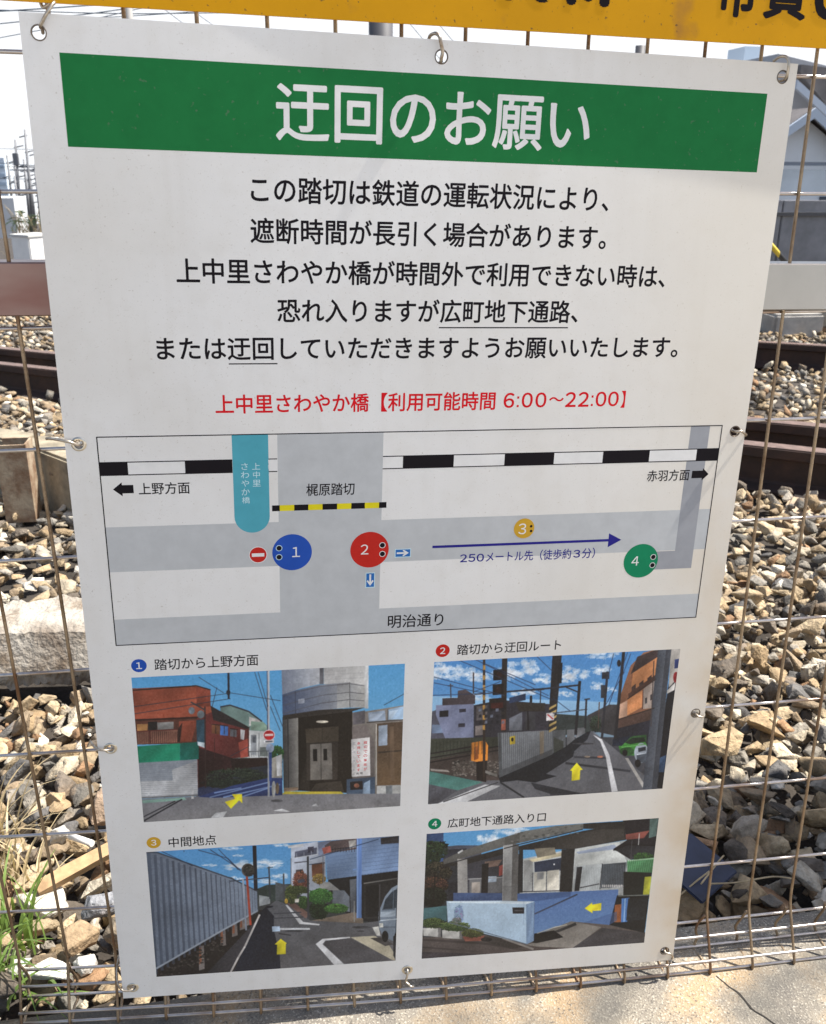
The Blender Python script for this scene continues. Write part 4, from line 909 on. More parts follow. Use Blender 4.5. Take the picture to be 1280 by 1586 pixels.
P2.l([(430, 272), (600, 258), (768, 240)], 8, (44, 46, 56)); P2.l([(764, 222), (746, 470)], 13, (36, 36, 42)); P2.l([(700, 250), (762, 275)], 6, (44, 46, 56)); P2.l([(640, 370), (800, 352)], 5, (70, 80, 98)); P2.l([(795, 305), (790, 440)], 9, (44, 46, 54)); P2.l([(785, 306), (812, 304)], 5, (44, 46, 54)); P2.l([(967, 86), (926, 520)], 14, (40, 38, 44)); P2.l([(892, 178), (868, 486)], 11, (44, 44, 52)); P2.p([(866, 182), (902, 180), (900, 212), (866, 212)], (44, 46, 56)); P2.p([(862, 240), (886, 240), (884, 300), (862, 300)], (50, 54, 64)); P2.e(945, 140, 9, 16, (34, 34, 40)); P2.l([(276, 184), (276, 280)], 6, (70, 60, 62)); P2.l([(172, 236), (174, 300)], 5, (70, 60, 62)); P2.l([(160, 246), (184, 244)], 4, (70, 60, 62)); P2.l([(584, 265), (582, 330)], 5, (60, 64, 74)); P2.l([(855, 318), (850, 440)], 5, (90, 70, 60))
wires(P2, [[(96, 205), (420, 290)], [(96, 232), (330, 280)], [(215, 130), (640, 310)], [(285, 125), (620, 290)], [(330, 145), (560, 240)], [(566, 110), (640, 180)], [(90, 290), (330, 280)], [(280, 272), (400, 225)], [(640, 300), (720, 360)], [(920, 95), (880, 260)], [(970, 180), (880, 340)], [(985, 90), (900, 330)], [(1000, 95), (960, 200)]], (34, 50, 84), 3.5)
P2.e(1040, 500, 40, 28, (40, 44, 50)); P2.e(1012, 522, 66, 42, (62, 142, 52)); P2.e(985, 545, 34, 20, (40, 84, 40)); P2.p([(970, 500), (1010, 475), (1075, 468), (1075, 500)], (44, 90, 44)); P2.e(1052, 552, 34, 46, (150, 160, 172)); P2.p([(1030, 560), (1075, 550), (1075, 600), (1030, 590)], (70, 78, 90)); P2.e(1035, 600, 14, 18, (24, 24, 28)); P2.p([(918, 490), (1010, 470), (960, 520), (918, 518)], (30, 36, 54))
P2.p([(1178, 230), (1240, 190), (1170, 720), (1110, 710)], (26, 26, 34)); P2.p([(1186, 70), (1240, 66), (1228, 200), (1178, 252)], (172, 166, 158)); P2.p([(1206, 122), (1228, 118), (1224, 160), (1204, 164)], (36, 52, 110)); P2.e(1212, 205, 13, 26, (150, 26, 34)); P2.p([(1170, 265), (1210, 225), (1205, 262), (1170, 280)], (190, 186, 180)); P2.p([(1135, 575), (1168, 560), (1158, 640), (1130, 640)], (44, 70, 104))
P2.p([(1127, 76), (1188, 72), (1124, 720), (1058, 720)], (62, 68, 80), (108, 114, 124), (1, 0)); P2.p([(1165, 74), (1190, 72), (1124, 720), (1100, 720)], (56, 60, 70), al=.8)
P2.p([(752, 598), (780, 630), (768, 632), (766, 676), (728, 682), (730, 636), (720, 634)], (244, 226, 20), nz=.01)
for k in range(5):
    for j in range(3): P2.p([(300 + k * 26 + j * 2, 350 + j * 28), (314 + k * 26, 349 + j * 28), (314 + k * 26, 363 + j * 28), (300 + k * 26, 364 + j * 28)], (24, 26, 36) if (k + j) % 3 else (110, 120, 140), al=.8)
for a, c in ((1004, 250), (1040, 232), (1078, 208)): P2.p([(a, c), (a + 20, c - 16), (a + 20, c + 6), (a, c + 20)], (70, 48, 44))
for a, c in ((1068, 300), (1092, 285)): P2.p([(a, c), (a + 9, c - 4), (a + 9, c + 22), (a, c + 26)], (60, 56, 60))
P2.l([(985, 305), (1118, 212)], 4, (60, 40, 36)); P2.l([(945, 398), (1112, 345)], 5, (50, 38, 36)); P2.l([(1058, 262), (1056, 350)], 4, (90, 56, 44)); P2.l([(1108, 130), (1096, 430)], 4, (70, 60, 60))
P2.p([(975, 505), (1012, 482), (1066, 480), (1070, 500), (1000, 512)], (28, 44, 34)); P2.l([(960, 526), (1070, 512)], 4, (96, 176, 84)); P2.e(975, 552, 12, 15, (20, 20, 24)); P2.p([(1036, 530), (1072, 522), (1072, 540), (1038, 548)], (40, 46, 56)); P2.l([(1030, 560), (1074, 552)], 4, (196, 204, 212))
for x in range(92, 385, 16): P2.l([(x, 500), (x, 560)], 2.5, (40, 42, 40), .8)
im2 = P2.done('print_two')

# --- photograph 3: lane with corrugated fence and mirror
P3 = Photo([(50, 122), (1218, 46), (1198, 622), (97, 702)], 3)
P3.p([(0, 0), (1280, 0), (1280, 760), (0, 760)], (58, 142, 214), (135, 194, 230)); P3.p([(540, 318), (1280, 300), (1280, 760), (400, 760)], (58, 62, 62))
for x, y, a, c in [(560, 182, 120, 24), (480, 194, 80, 18), (640, 182, 40, 12), (440, 105, 50, 9), (340, 185, 34, 7), (660, 235, 45, 14), (460, 245, 30, 10), (590, 260, 60, 12), (470, 138, 24, 6), (670, 90, 40, 8)]: P3.cloud(x, y, a, c)
P3.p([(540, 300), (600, 275), (715, 270), (715, 360), (540, 340)], (52, 66, 62)); P3.p([(360, 228), (440, 240), (470, 262), (380, 250)], (44, 46, 56)); P3.p([(640, 262), (715, 280), (715, 350), (640, 345)], (78, 84, 88))
P3.p([(712, 100), (720, 88), (835, 72), (872, 120), (874, 262), (790, 340), (712, 300)], (176, 184, 198)); P3.p([(696, 92), (770, 82), (770, 96), (700, 104)], (206, 206, 206)); P3.p([(730, 120), (832, 100), (832, 132), (730, 150)], (84, 88, 108)); P3.p([(808, 178), (866, 168), (866, 230), (810, 240)], (120, 72, 50)); P3.l([(728, 172), (790, 165)], 5, (90, 92, 104)); P3.p([(735, 205), (762, 202), (762, 222), (735, 224)], (74, 62, 66)); P3.p([(790, 98), (818, 96), (818, 122), (790, 124)], (60, 60, 78)); P3.l([(712, 150), (712, 290)], 4, (110, 116, 130)); P3.p([(836, 76), (900, 66), (880, 130), (840, 140)], (120, 132, 160))
P3.p([(872, 130), (1020, 104), (1218, 50), (1218, 212), (1020, 242), (880, 248)], (108, 138, 178)); P3.p([(1040, 56), (1218, 40), (1218, 210), (1040, 232)], (112, 142, 186))
for k in range(9): P3.l([(1040, 84 + k * 18), (1216, 62 + k * 18)], 2, (78, 104, 144), .8)
for k in range(6): P3.l([(876, 150 + k * 16), (1020, 128 + k * 18)], 2, (78, 104, 144), .7)
P3.p([(868, 92), (900, 70), (1020, 56), (1020, 108), (880, 128)], (96, 80, 80)); P3.p([(856, 104), (894, 92), (900, 120), (864, 132)], (182, 92, 80)); P3.l([(900, 110), (1016, 96)], 4, (50, 44, 50)); P3.p([(980, 70), (1014, 64), (1014, 100), (984, 106)], (170, 166, 160)); P3.p([(1130, 56), (1216, 46), (1216, 80), (1132, 86)], (44, 42, 48))
P3.p([(884, 250), (1218, 208), (1214, 300), (1130, 450), (1000, 440), (890, 320)], (30, 30, 34)); P3.p([(1050, 272), (1210, 248), (1210, 300), (1140, 430), (1050, 430)], (44, 42, 44)); P3.l([(1050, 268), (1210, 244)], 6, (110, 108, 104)); P3.p([(905, 300), (960, 300), (985, 330), (985, 400), (905, 385)], (110, 118, 128)); P3.p([(840, 265), (890, 260), (940, 300), (850, 300)], (150, 150, 146)); P3.p([(985, 250), (1016, 246), (1012, 430), (990, 425)], (90, 96, 104))
P3.p([(797, 442), (1010, 400), (1048, 432), (1048, 452), (840, 458)], (128, 112, 96))
P3.p([(1040, 452), (1125, 440), (1218, 500), (1218, 640), (90, 720), (90, 700), (430, 690), (600, 380), (645, 345), (770, 400), (800, 440)], (92, 94, 100), (104, 102, 104)); P3.p([(690, 360), (720, 352), (800, 410), (780, 430)], (130, 92, 80), al=.8)
P3.p([(97, 710), (97, 668), (400, 485), (560, 392), (590, 392), (440, 690)], (40, 33, 32)); P3.p([(320, 690), (560, 432), (572, 410), (430, 690)], (62, 60, 66)); P3.p([(568, 404), (600, 372), (632, 372), (624, 380), (602, 384), (634, 420), (632, 480), (660, 600), (664, 664), (445, 684)], (27, 31, 46))
for (x, y, h) in ((300, 560, 112), (398, 488, 74), (451, 455, 62), (486, 440, 46), (508, 428, 40)): P3.p([(x - 10, y), (x + 12, y - 4), (x + 16, y + h - 8), (x - 10, y + h)], (134, 124, 118)); P3.p([(x - 10, y), (x, y - 2), (x + 2, y + h * .7), (x - 8, y + h * .75)], (150, 78, 44), al=.8)
for _ in range(160):
    x = P3.r.uniform(110, 400); y = 690 - (x - 100) * .52 + P3.r.uniform(-20, 55); P3.e(x, y, 6, 4, tuple(np.array((1, .9, .82)) * P3.r.uniform(25, 85)), nz=0)
P3.p([(50, 120), (100, 122), (440, 244), (556, 302), (560, 396), (400, 488), (95, 668)], (106, 118, 136), (128, 142, 160), (1, 0)); P3.p([(564, 322), (616, 332), (616, 362), (566, 374)], (150, 156, 158))
for k in range(24):
    f = (k / 24.); x = 62 + 500 * (1 - (1 - f) ** 1.35); y0 = 124 + (x - 60) * .345; y1 = 690 - (x - 60) * .57
    P3.l([(x, y0), (x + 34 * (1 - f), y1)], max(2.5, 14 * (1 - f) ** 1.2), (70, 80, 98), .75)
P3.l([(50, 122), (100, 124), (440, 246), (556, 304)], 6, (60, 70, 84)); P3.l([(95, 664), (400, 484), (560, 394)], 8, (158, 168, 180)); P3.l([(568, 412), (500, 560), (470, 610), (432, 684)], 9, (190, 184, 178))
P3.p([(640, 474), (800, 474), (800, 482), (640, 484)], (206, 208, 210)); P3.p([(624, 468), (660, 466), (662, 490), (626, 492)], (176, 200, 224)); P3.p([(686, 368), (694, 366), (768, 446), (846, 456), (842, 462), (752, 456)], (214, 214, 214)); P3.e(725, 488, 42, 5, (60, 62, 68)); P3.l([(655, 500), (712, 508)], 5, (50, 50, 56)); P3.l([(632, 408), (760, 402)], 6, (66, 68, 76)); P3.l([(630, 430), (770, 424)], 5, (66, 68, 76)); P3.p([(826, 548), (858, 524), (984, 514), (988, 520), (872, 532), (858, 548), (958, 640), (914, 646)], (216, 216, 216)); P3.p([(870, 534), (985, 520), (1185, 618), (962, 640), (866, 552)], (84, 82, 86)); P3.p([(988, 516), (1100, 509), (1160, 540), (1200, 600), (1196, 624), (1180, 618)], (188, 178, 152)); P3.p([(1080, 520), (1130, 516), (1190, 548), (1150, 556)], (72, 68, 68)); P3.e(1040, 470, 44, 6, (66, 66, 70)); P3.e(1034, 488, 18, 4, (70, 70, 74)); P3.p([(1090, 470), (1120, 466), (1128, 510), (1110, 508)], (206, 204, 196))
P3.bush(756, 256, 34, 42, (168, 96, 72), (96, 56, 44), 70, 6); P3.bush(842, 246, 28, 22, (196, 160, 70), (110, 84, 40), 50, 6); P3.bush(712, 320, 26, 40, (120, 130, 60), (50, 64, 36), 70, 6); P3.bush(770, 356, 24, 26, (80, 124, 54), (36, 58, 30), 50, 6); P3.bush(842, 392, 42, 38, (44, 70, 36), (20, 34, 22), 70, 7); P3.bush(848, 328, 52, 34, (92, 160, 66), (40, 84, 36), 130, 6); P3.bush(922, 384, 50, 20, (92, 150, 62), (44, 84, 36), 90, 6); P3.bush(745, 300, 46, 18, (90, 104, 54), (48, 60, 34), 60, 6); P3.p([(730, 340), (750, 338), (748, 356), (730, 356)], (220, 214, 200)); P3.e(690, 350, 8, 12, (200, 160, 50)); P3.l([(1006, 350), (1006, 445)], 5, (150, 150, 146))
P3.l([(790, 140), (792, 432)], 9, (58, 60, 66)); P3.l([(543, 92), (550, 300)], 17, (32, 30, 38)); P3.l([(610, 190), (616, 340)], 7, (56, 62, 70)); P3.l([(678, 222), (680, 350)], 7, (70, 72, 76)); P3.l([(430, 258), (556, 246), (610, 240)], 5, (60, 68, 84)); P3.l([(600, 196), (628, 192)], 3, (60, 66, 76)); P3.l([(490, 246), (506, 486)], 9, (146, 156, 172)); P3.l([(508, 232), (526, 462)], 10, (186, 66, 40)); P3.e(514, 206, 30, 31, (86, 80, 74)); P3.e(518, 208, 26, 27, (44, 42, 42)); P3.bush(518, 210, 22, 22, (96, 92, 84), (40, 40, 42), 40, 5)
P3.l([(1030, 58), (1028, 428)], 24, (84, 124, 192)); P3.l([(1022, 60), (1020, 428)], 7, (120, 156, 214)); P3.l([(1000, 204), (1026, 202)], 6, (100, 140, 200))
wires(P3, [[(120, 118), (260, 186)], [(285, 112), (420, 150), (480, 210)], [(340, 110), (480, 205)], [(378, 108), (470, 205)], [(220, 114), (222, 122)], [(800, 156), (1120, 62)], [(796, 180), (870, 172)]], (36, 54, 84), 4)
P3.p([(1118, 404), (1150, 328), (1182, 288), (1222, 268), (1214, 545), (1140, 512), (1122, 474)], (140, 156, 172), (112, 126, 142)); P3.p([(1150, 345), (1186, 300), (1200, 300), (1196, 390), (1136, 392)], (92, 108, 124)); P3.p([(1130, 400), (1200, 396), (1198, 420), (1126, 424)], (172, 186, 198), al=.8); P3.p([(1188, 510), (1206, 510), (1200, 622), (1188, 600)], (40, 40, 46)); P3.l([(1208, 290), (1200, 520)], 5, (70, 80, 92))
P3.p([(665, 524), (693, 545), (688, 548), (688, 594), (646, 597), (648, 552), (636, 550)], (244, 226, 20), nz=.01)
P3.p([(1152, 342), (1184, 306), (1190, 306), (1186, 384), (1142, 386)], (44, 56, 68)); P3.p([(1192, 300), (1212, 292), (1208, 380), (1190, 382)], (52, 64, 76)); P3.l([(1124, 440), (1206, 432)], 5, (186, 198, 208)); P3.l([(1126, 470), (1204, 468)], 4, (84, 96, 110)); P3.p([(1122, 452), (1140, 450), (1142, 470), (1124, 472)], (216, 216, 206)); P3.e(1150, 512, 15, 26, (22, 22, 26)); P3.e(1204, 520, 12, 28, (22, 22, 26))
for x, y in ((738, 128), (772, 122), (806, 116)): P3.l([(x, y), (x + 1, y + 22)], 3, (150, 156, 170))
P3.l([(730, 150), (834, 132)], 4, (206, 210, 216)); P3.p([(745, 250), (775, 246), (775, 262), (745, 266)], (70, 74, 88)); P3.l([(860, 130), (862, 262)], 4, (110, 116, 128)); P3.p([(1060, 280), (1120, 272), (1120, 420), (1060, 424)], (26, 25, 28)); P3.l([(1126, 272), (1124, 440)], 5, (70, 68, 70))
for x in range(904, 1012, 13): P3.l([(x, 100), (x, 122)], 2, (40, 34, 40))
im3 = P3.done('print_three')

# --- photograph 4: underpass entrance
P4 = Photo([(62, 125), (1133, 46), (1068, 625), (40, 692)], 4)
P4.p([(0, 0), (1280, 0), (1280, 760), (0, 760)], (60, 146, 214), (140, 196, 230)); P4.cloud(345, 150, 60, 30); P4.cloud(430, 112, 80, 24)
P4.p([(0, 240), (480, 215), (480, 760), (0, 760)], (46, 48, 54)); P4.p([(60, 120), (136, 118), (136, 260), (60, 260)], (44, 72, 122)); P4.p([(138, 182), (200, 176), (312, 176), (300, 240), (138, 262)], (84, 88, 104)); P4.p([(138, 196), (240, 190), (220, 240), (138, 244)], (48, 50, 62))
P4.p([(480, 240), (720, 190), (990, 148), (1004, 250), (1000, 420), (480, 430)], (176, 180, 178)); P4.p([(735, 190), (945, 158), (980, 250), (860, 262), (735, 272)], (196, 200, 196)); P4.p([(740, 205), (920, 170), (940, 190), (750, 214)], (120, 140, 180), al=.6); P4.p([(546, 252), (670, 232), (670, 290), (548, 298)], (42, 52, 74)); P4.e(638, 262, 4, 4, (230, 230, 230)); P4.p([(498, 245), (540, 240), (540, 385), (498, 388)], (160, 162, 160)); P4.p([(545, 300), (600, 296), (600, 382), (545, 385)], (200, 196, 182)); P4.p([(606, 292), (662, 286), (662, 380), (606, 382)], (206, 200, 184)); P4.p([(520, 240), (680, 205), (680, 222), (540, 252)], (196, 184, 150))
P4.p([(960, 56), (1140, 40), (1120, 190), (1000, 240), (916, 190), (980, 150)], (34, 30, 36)); P4.p([(968, 124), (1090, 104), (1062, 140), (970, 148)], (140, 72, 62)); P4.p([(1090, 48), (1132, 46), (1122, 130), (1086, 140)], (84, 110, 104)); P4.p([(918, 196), (980, 170), (1118, 176), (1112, 230), (1000, 240), (990, 215)], (44, 44, 50)); P4.l([(916, 196), (985, 170), (1116, 174)], 6, (24, 22, 26)); P4.bush(1062, 230, 46, 22, (66, 116, 46), (36, 66, 36), 60, 6)
P4.p([(984, 244), (1112, 230), (1106, 300), (984, 300)], (80, 146, 92)); P4.l([(984, 246), (1112, 234)], 6, (150, 190, 150))
for k in range(13): P4.l([(985 + k * 10, 242), (975 + k * 10, 300)], 2, (40, 84, 56), .8)
P4.p([(860, 262), (980, 252), (968, 366), (858, 372)], (68, 76, 84)); P4.l([(862, 258), (852, 376)], 7, (30, 30, 36)); P4.l([(980, 252), (966, 370)], 5, (120, 124, 128))
for k in range(14): P4.l([(862 + k * 8, 262), (860 + k * 8, 368)], 2, (110, 118, 126), .7)
for k in range(12): P4.e(868 + k * 9, 362, 3.5, 7, (204, 200, 196), nz=0)
P4.p([(966, 296), (1104, 300), (1086, 410), (966, 408)], (26, 30, 30)); P4.p([(1068, 320), (1102, 317), (1092, 402), (1060, 405)], (182, 182, 44)); P4.p([(240, 240), (402, 196), (402, 428), (240, 428)], (58, 58, 66)); P4.p([(252, 326), (402, 318), (402, 392), (252, 396)], (104, 104, 106)); P4.p([(336, 318), (374, 316), (374, 342), (336, 345)], (150, 165, 180)); P4.p([(385, 270), (404, 262), (404, 310), (385, 316)], (150, 62, 56)); P4.p([(262, 345), (300, 342), (300, 392), (262, 394)], (160, 150, 140)); P4.p([(320, 250), (400, 240), (380, 270), (322, 278)], (130, 104, 92)); P4.l([(245, 330), (402, 322)], 4, (150, 150, 150)); P4.p([(308, 262), (338, 256), (334, 426), (304, 426)], (34, 30, 32))
P4.p([(740, 270), (862, 258), (852, 382), (724, 388)], (176, 182, 182)); P4.p([(744, 275), (770, 272), (756, 384), (734, 386)], (34, 34, 40)); P4.l([(760, 370), (850, 352)], 5, (60, 60, 64))
for k in range(11): P4.l([(775 + k * 8, 275), (770 + k * 8, 380)], 1.6, (140, 146, 148), .8)
P4.l([(480, 388), (720, 382)], 4, (60, 60, 66)); P4.l([(540, 300), (538, 388)], 3, (60, 60, 66)); P4.l([(604, 292), (602, 386)], 3, (60, 60, 66))
P4.bush(90, 200, 62, 40, (66, 96, 54), (26, 38, 28), 130, 6); P4.bush(76, 250, 40, 44, (56, 78, 46), (24, 32, 26), 100, 6); P4.bush(112, 300, 56, 46, (84, 76, 56), (32, 30, 28), 120, 6); P4.bush(92, 356, 62, 34, (112, 74, 54), (44, 32, 28), 110, 6); P4.bush(95, 412, 52, 44, (46, 50, 36), (20, 20, 18), 110, 7); P4.l([(100, 300), (92, 440)], 4, (26, 22, 20)); P4.p([(158, 350), (200, 340), (200, 428), (158, 430)], (40, 40, 46))
P4.p([(136, 268), (240, 240), (405, 190), (478, 178), (770, 108), (970, 72), (975, 148), (725, 192), (480, 196), (240, 262), (140, 274)], (46, 43, 42)); P4.p([(600, 150), (960, 80), (970, 145), (725, 190), (560, 192)], (66, 62, 58), al=.8); P4.p([(134, 242), (212, 204), (408, 138), (500, 110), (640, 86), (772, 74), (772, 98), (640, 128), (480, 164), (405, 182), (230, 232), (138, 266)], (116, 116, 110), (92, 90, 86)); P4.p([(410, 140), (478, 118), (478, 164), (410, 180)], (70, 68, 64), al=.5); P4.p([(772, 74), (968, 62), (970, 100), (772, 98)], (48, 45, 44))
for _ in range(60):
    x = P4.r.uniform(420, 770); y = 130 - (x - 420) * .13 + P4.r.uniform(-6, 36); P4.e(x, y, 7, 4, tuple(np.array((1, 1, .96)) * P4.r.uniform(60, 140)), .5, 0)
P4.p([(545, 190), (640, 184), (646, 215), (560, 232)], (130, 122, 104))
P4.p([(198, 238), (242, 236), (245, 426), (200, 430)], (176, 172, 166), (146, 144, 140), (1, 0)); P4.l([(200, 212), (222, 198)], 8, (200, 200, 196)); P4.p([(405, 176), (446, 170), (442, 432), (400, 434)], (150, 150, 148)); P4.p([(446, 170), (474, 170), (470, 430), (442, 432)], (104, 102, 100)); P4.p([(672, 194), (734, 190), (722, 388), (664, 388)], (38, 36, 37)); P4.p([(476, 196), (494, 196), (494, 392), (472, 392)], (40, 40, 44))
P4.p([(470, 396), (716, 388), (942, 378), (936, 522), (900, 542), (720, 530), (545, 590), (548, 432), (470, 432)], (70, 106, 166), (86, 126, 180)); P4.p([(180, 392), (400, 394), (400, 432), (180, 430)], (54, 76, 120))
P4.p([(36, 595), (320, 585), (512, 628), (548, 600), (720, 525), (900, 542), (1075, 578), (1075, 640), (30, 700)], (98, 88, 84), (84, 74, 72)); P4.p([(544, 622), (560, 585), (720, 524), (862, 552), (728, 648), (560, 640), (512, 632)], (136, 130, 122)); P4.p([(548, 580), (640, 566), (684, 598), (560, 624), (540, 622)], (24, 25, 29)); P4.p([(640, 570), (740, 530), (745, 542), (660, 575)], (36, 36, 40), al=.8); P4.p([(722, 650), (866, 556), (1072, 578), (1066, 630)], (70, 67, 70)); P4.p([(936, 405), (1092, 402), (1070, 580), (900, 542)], (22, 24, 28)); P4.p([(926, 450), (962, 444), (958, 530), (922, 530)], (150, 84, 44)); P4.p([(958, 420), (996, 416), (986, 528), (956, 530)], (58, 112, 186)); P4.l([(975, 420), (970, 528)], 5, (140, 180, 220)); P4.p([(990, 420), (1085, 418), (1068, 520), (980, 522)], (30, 34, 40)); P4.l([(940, 408), (1088, 404)], 5, (110, 116, 112))
P4.l([(45, 605), (330, 625), (520, 660)], 10, (70, 62, 60)); P4.l([(45, 640), (380, 668)], 7, (74, 66, 64)); P4.p([(38, 660), (300, 672), (360, 676), (36, 700)], (66, 60, 64)); P4.p([(300, 588), (400, 596), (512, 640), (440, 650), (330, 618)], (60, 54, 52)); P4.l([(400, 600), (545, 652)], 9, (132, 126, 120))
P4.p([(150, 430), (402, 428), (548, 434), (512, 446), (512, 628), (300, 575), (156, 530)], (172, 198, 218), (160, 188, 212)); P4.p([(510, 446), (550, 434), (546, 614), (512, 630)], (116, 146, 182)); P4.p([(154, 430), (548, 432), (512, 444), (160, 438)], (206, 222, 232)); P4.bush(205, 492, 20, 40, (110, 140, 170), (140, 166, 192), 40, 6); P4.p([(447, 460), (501, 460), (501, 488), (449, 488)], (34, 32, 38)); P4.l([(456, 474), (494, 474)], 6, (110, 110, 116), .6); P4.l([(549, 490), (748, 400)], 7, (52, 62, 84)); P4.l([(560, 580), (640, 552), (700, 540)], 4, (190, 186, 170)); P4.p([(46, 462), (152, 450), (152, 520), (46, 530)], (66, 108, 112))
for x0, x1, y in ((46, 126, 552), (130, 222, 562)): P4.p([(x0, y), (x1, y - 2), (x1 - 2, y + 42), (x0 + 2, y + 36)], (186, 184, 178)); P4.p([(x1 - 14, y - 2), (x1, y - 2), (x1 - 2, y + 42), (x1 - 14, y + 42)], (120, 118, 116))
P4.bush(92, 530, 46, 22, (112, 134, 66), (46, 60, 36), 90, 5); P4.bush(188, 545, 62, 20, (120, 140, 74), (50, 66, 38), 100, 5); P4.bush(196, 520, 20, 14, (170, 150, 180), (90, 110, 80), 30, 4); P4.p([(222, 592), (322, 588), (312, 612), (234, 614)], (150, 84, 68)); P4.bush(268, 576, 46, 18, (122, 130, 62), (60, 64, 36), 80, 5); P4.e(330, 606, 26, 10, (40, 36, 38))
P4.p([(782, 465), (818, 438), (818, 448), (862, 440), (860, 475), (820, 477), (820, 488)], (244, 226, 20), nz=.01)
P4.l([(134, 266), (480, 170), (770, 100)], 4, (36, 34, 34)); P4.l([(405, 178), (402, 430)], 3, (190, 188, 184)); P4.p([(400, 360), (470, 360), (470, 430), (400, 432)], (90, 90, 92), al=.35); P4.l([(156, 526), (512, 628)], 4, (96, 110, 126)); P4.p([(470, 396), (716, 388), (716, 410), (548, 432), (470, 420)], (48, 76, 128), al=.7); P4.l([(548, 436), (545, 612)], 3, (90, 116, 150)); P4.p([(780, 530), (936, 480), (936, 522), (900, 542)], (58, 88, 142), al=.6)
for k in range(7): P4.l([(500 + k * 34, 396 + k), (498 + k * 34, 540 - k * 3)], 1.6, (60, 94, 150), .4)
P4.p([(560, 300), (590, 298), (590, 330), (560, 332)], (130, 134, 140), al=.7); P4.l([(1005, 150), (1000, 240)], 4, (70, 68, 72)); P4.l([(1040, 118), (1036, 172)], 4, (190, 188, 184))
im4 = P4.done('print_four')

a1 = photo_print(im1, -264.5, -14.1, -244.3, -81.9, 'printed street corner with a red brown house and a silver lift tower', '踏切から上野方面', (-243.5, -150.9, -75.6, -64.5), '1', (-257.0, -69.8), I_blue)
photo_print(im2, 14.2, 264.0, -244.3, -81.9, 'printed railway lane with a big grey pole and orange flats', '踏切から迂回ルート', (35.7, 139.0, -75.8, -65.1), '2', (21.8, -70.1), I_cred)
photo_print(im3, -264.5, -14.1, -442.0, -280.6, 'printed lane with a corrugated fence and a blue pillar', '中間地点', (-242.6, -196.7, -276.7, -265.4), '3', (-256.7, -269.6), I_gold)
photo_print(im4, 14.2, 264.0, -442.0, -280.6, 'printed underpass entrance with pale blue walls', '広町地下通路入り口', (35.6, 139.3, -275.0, -264.3), '4', (22.1, -268.8), I_dgreen)
# small lettering on the poster inside the first photograph
def on1(x, y):
    p = P1.t([(x, y)])[0]; return -264.5 + 250.4 * p[0] / IW, -81.9 - 162.4 * p[1] / IH
b2 = bmesh.new()
for s, xc, y0, dy, mi in (('踏切での事故が', 1068, 400, 19.5, 0), ('多発しています', 1038, 404, 19.5, 0), ('エレベーターを', 1017, 404, 19.5, 1)):
    for k, ch in enumerate(s):
        u, v = on1(xc, y0 + dy * k)
        ctext(b2, '|' if ch == 'ー' else ch, u, v, 3.3 if mi == 0 else 2.4, .01, 0, mi)
for k, ch in enumerate('ご利用'):
    u, v = on1(1018 + 16 * k, 538 - k); ctext(b2, ch, u, v, 2.6, .01, 0, 2)
print_obj('poster_lettering', b2, [I_red, I_dgrey, I_black], 2, board)

# ------------------------------------------------------------------ eyelets and wire ties
eyem = mat('eyelet_metal', (.62, .58, .50), .28, 1.0, var=.2, vscale=80); eyed = mat('tarnished_eyelet', (.16, .135, .11), .45, .8, var=.3, vscale=80)
domed = {3, 5, 7, 8}
for k, (eu, ev) in enumerate(EYES):
    prof = [(3.1, -.4), (3.6, .5), (4.6, .9), (5.6, .55), (6.1, .05)] if k in domed else [(4.3, -.6), (4.5, .25), (4.95, .35), (5.35, .05)]
    b2 = bmesh.new(); n = 28; rg = []
    for rr_, z in prof:
        rg.append([b2.verts.new(bpt(eu + rr_ * math.cos(2 * math.pi * q / n), ev + rr_ * math.sin(2 * math.pi * q / n), z / 1000)) for q in range(n)])
    for a, c in zip(rg[:-1], rg[1:]):
        for q in range(n): b2.faces.new((a[q], a[(q + 1) % n], c[(q + 1) % n], c[q])).smooth = True
    bmesh.ops.recalc_face_normals(b2, faces=b2.faces[:])
    frombm('eyelet', b2, eyem if k in domed else eyed, board)
tiem = mat('tie_wire', (.50, .45, .38), .35, .85, col2=(.20, .14, .09), vscale=90, thr=(.3, .55))
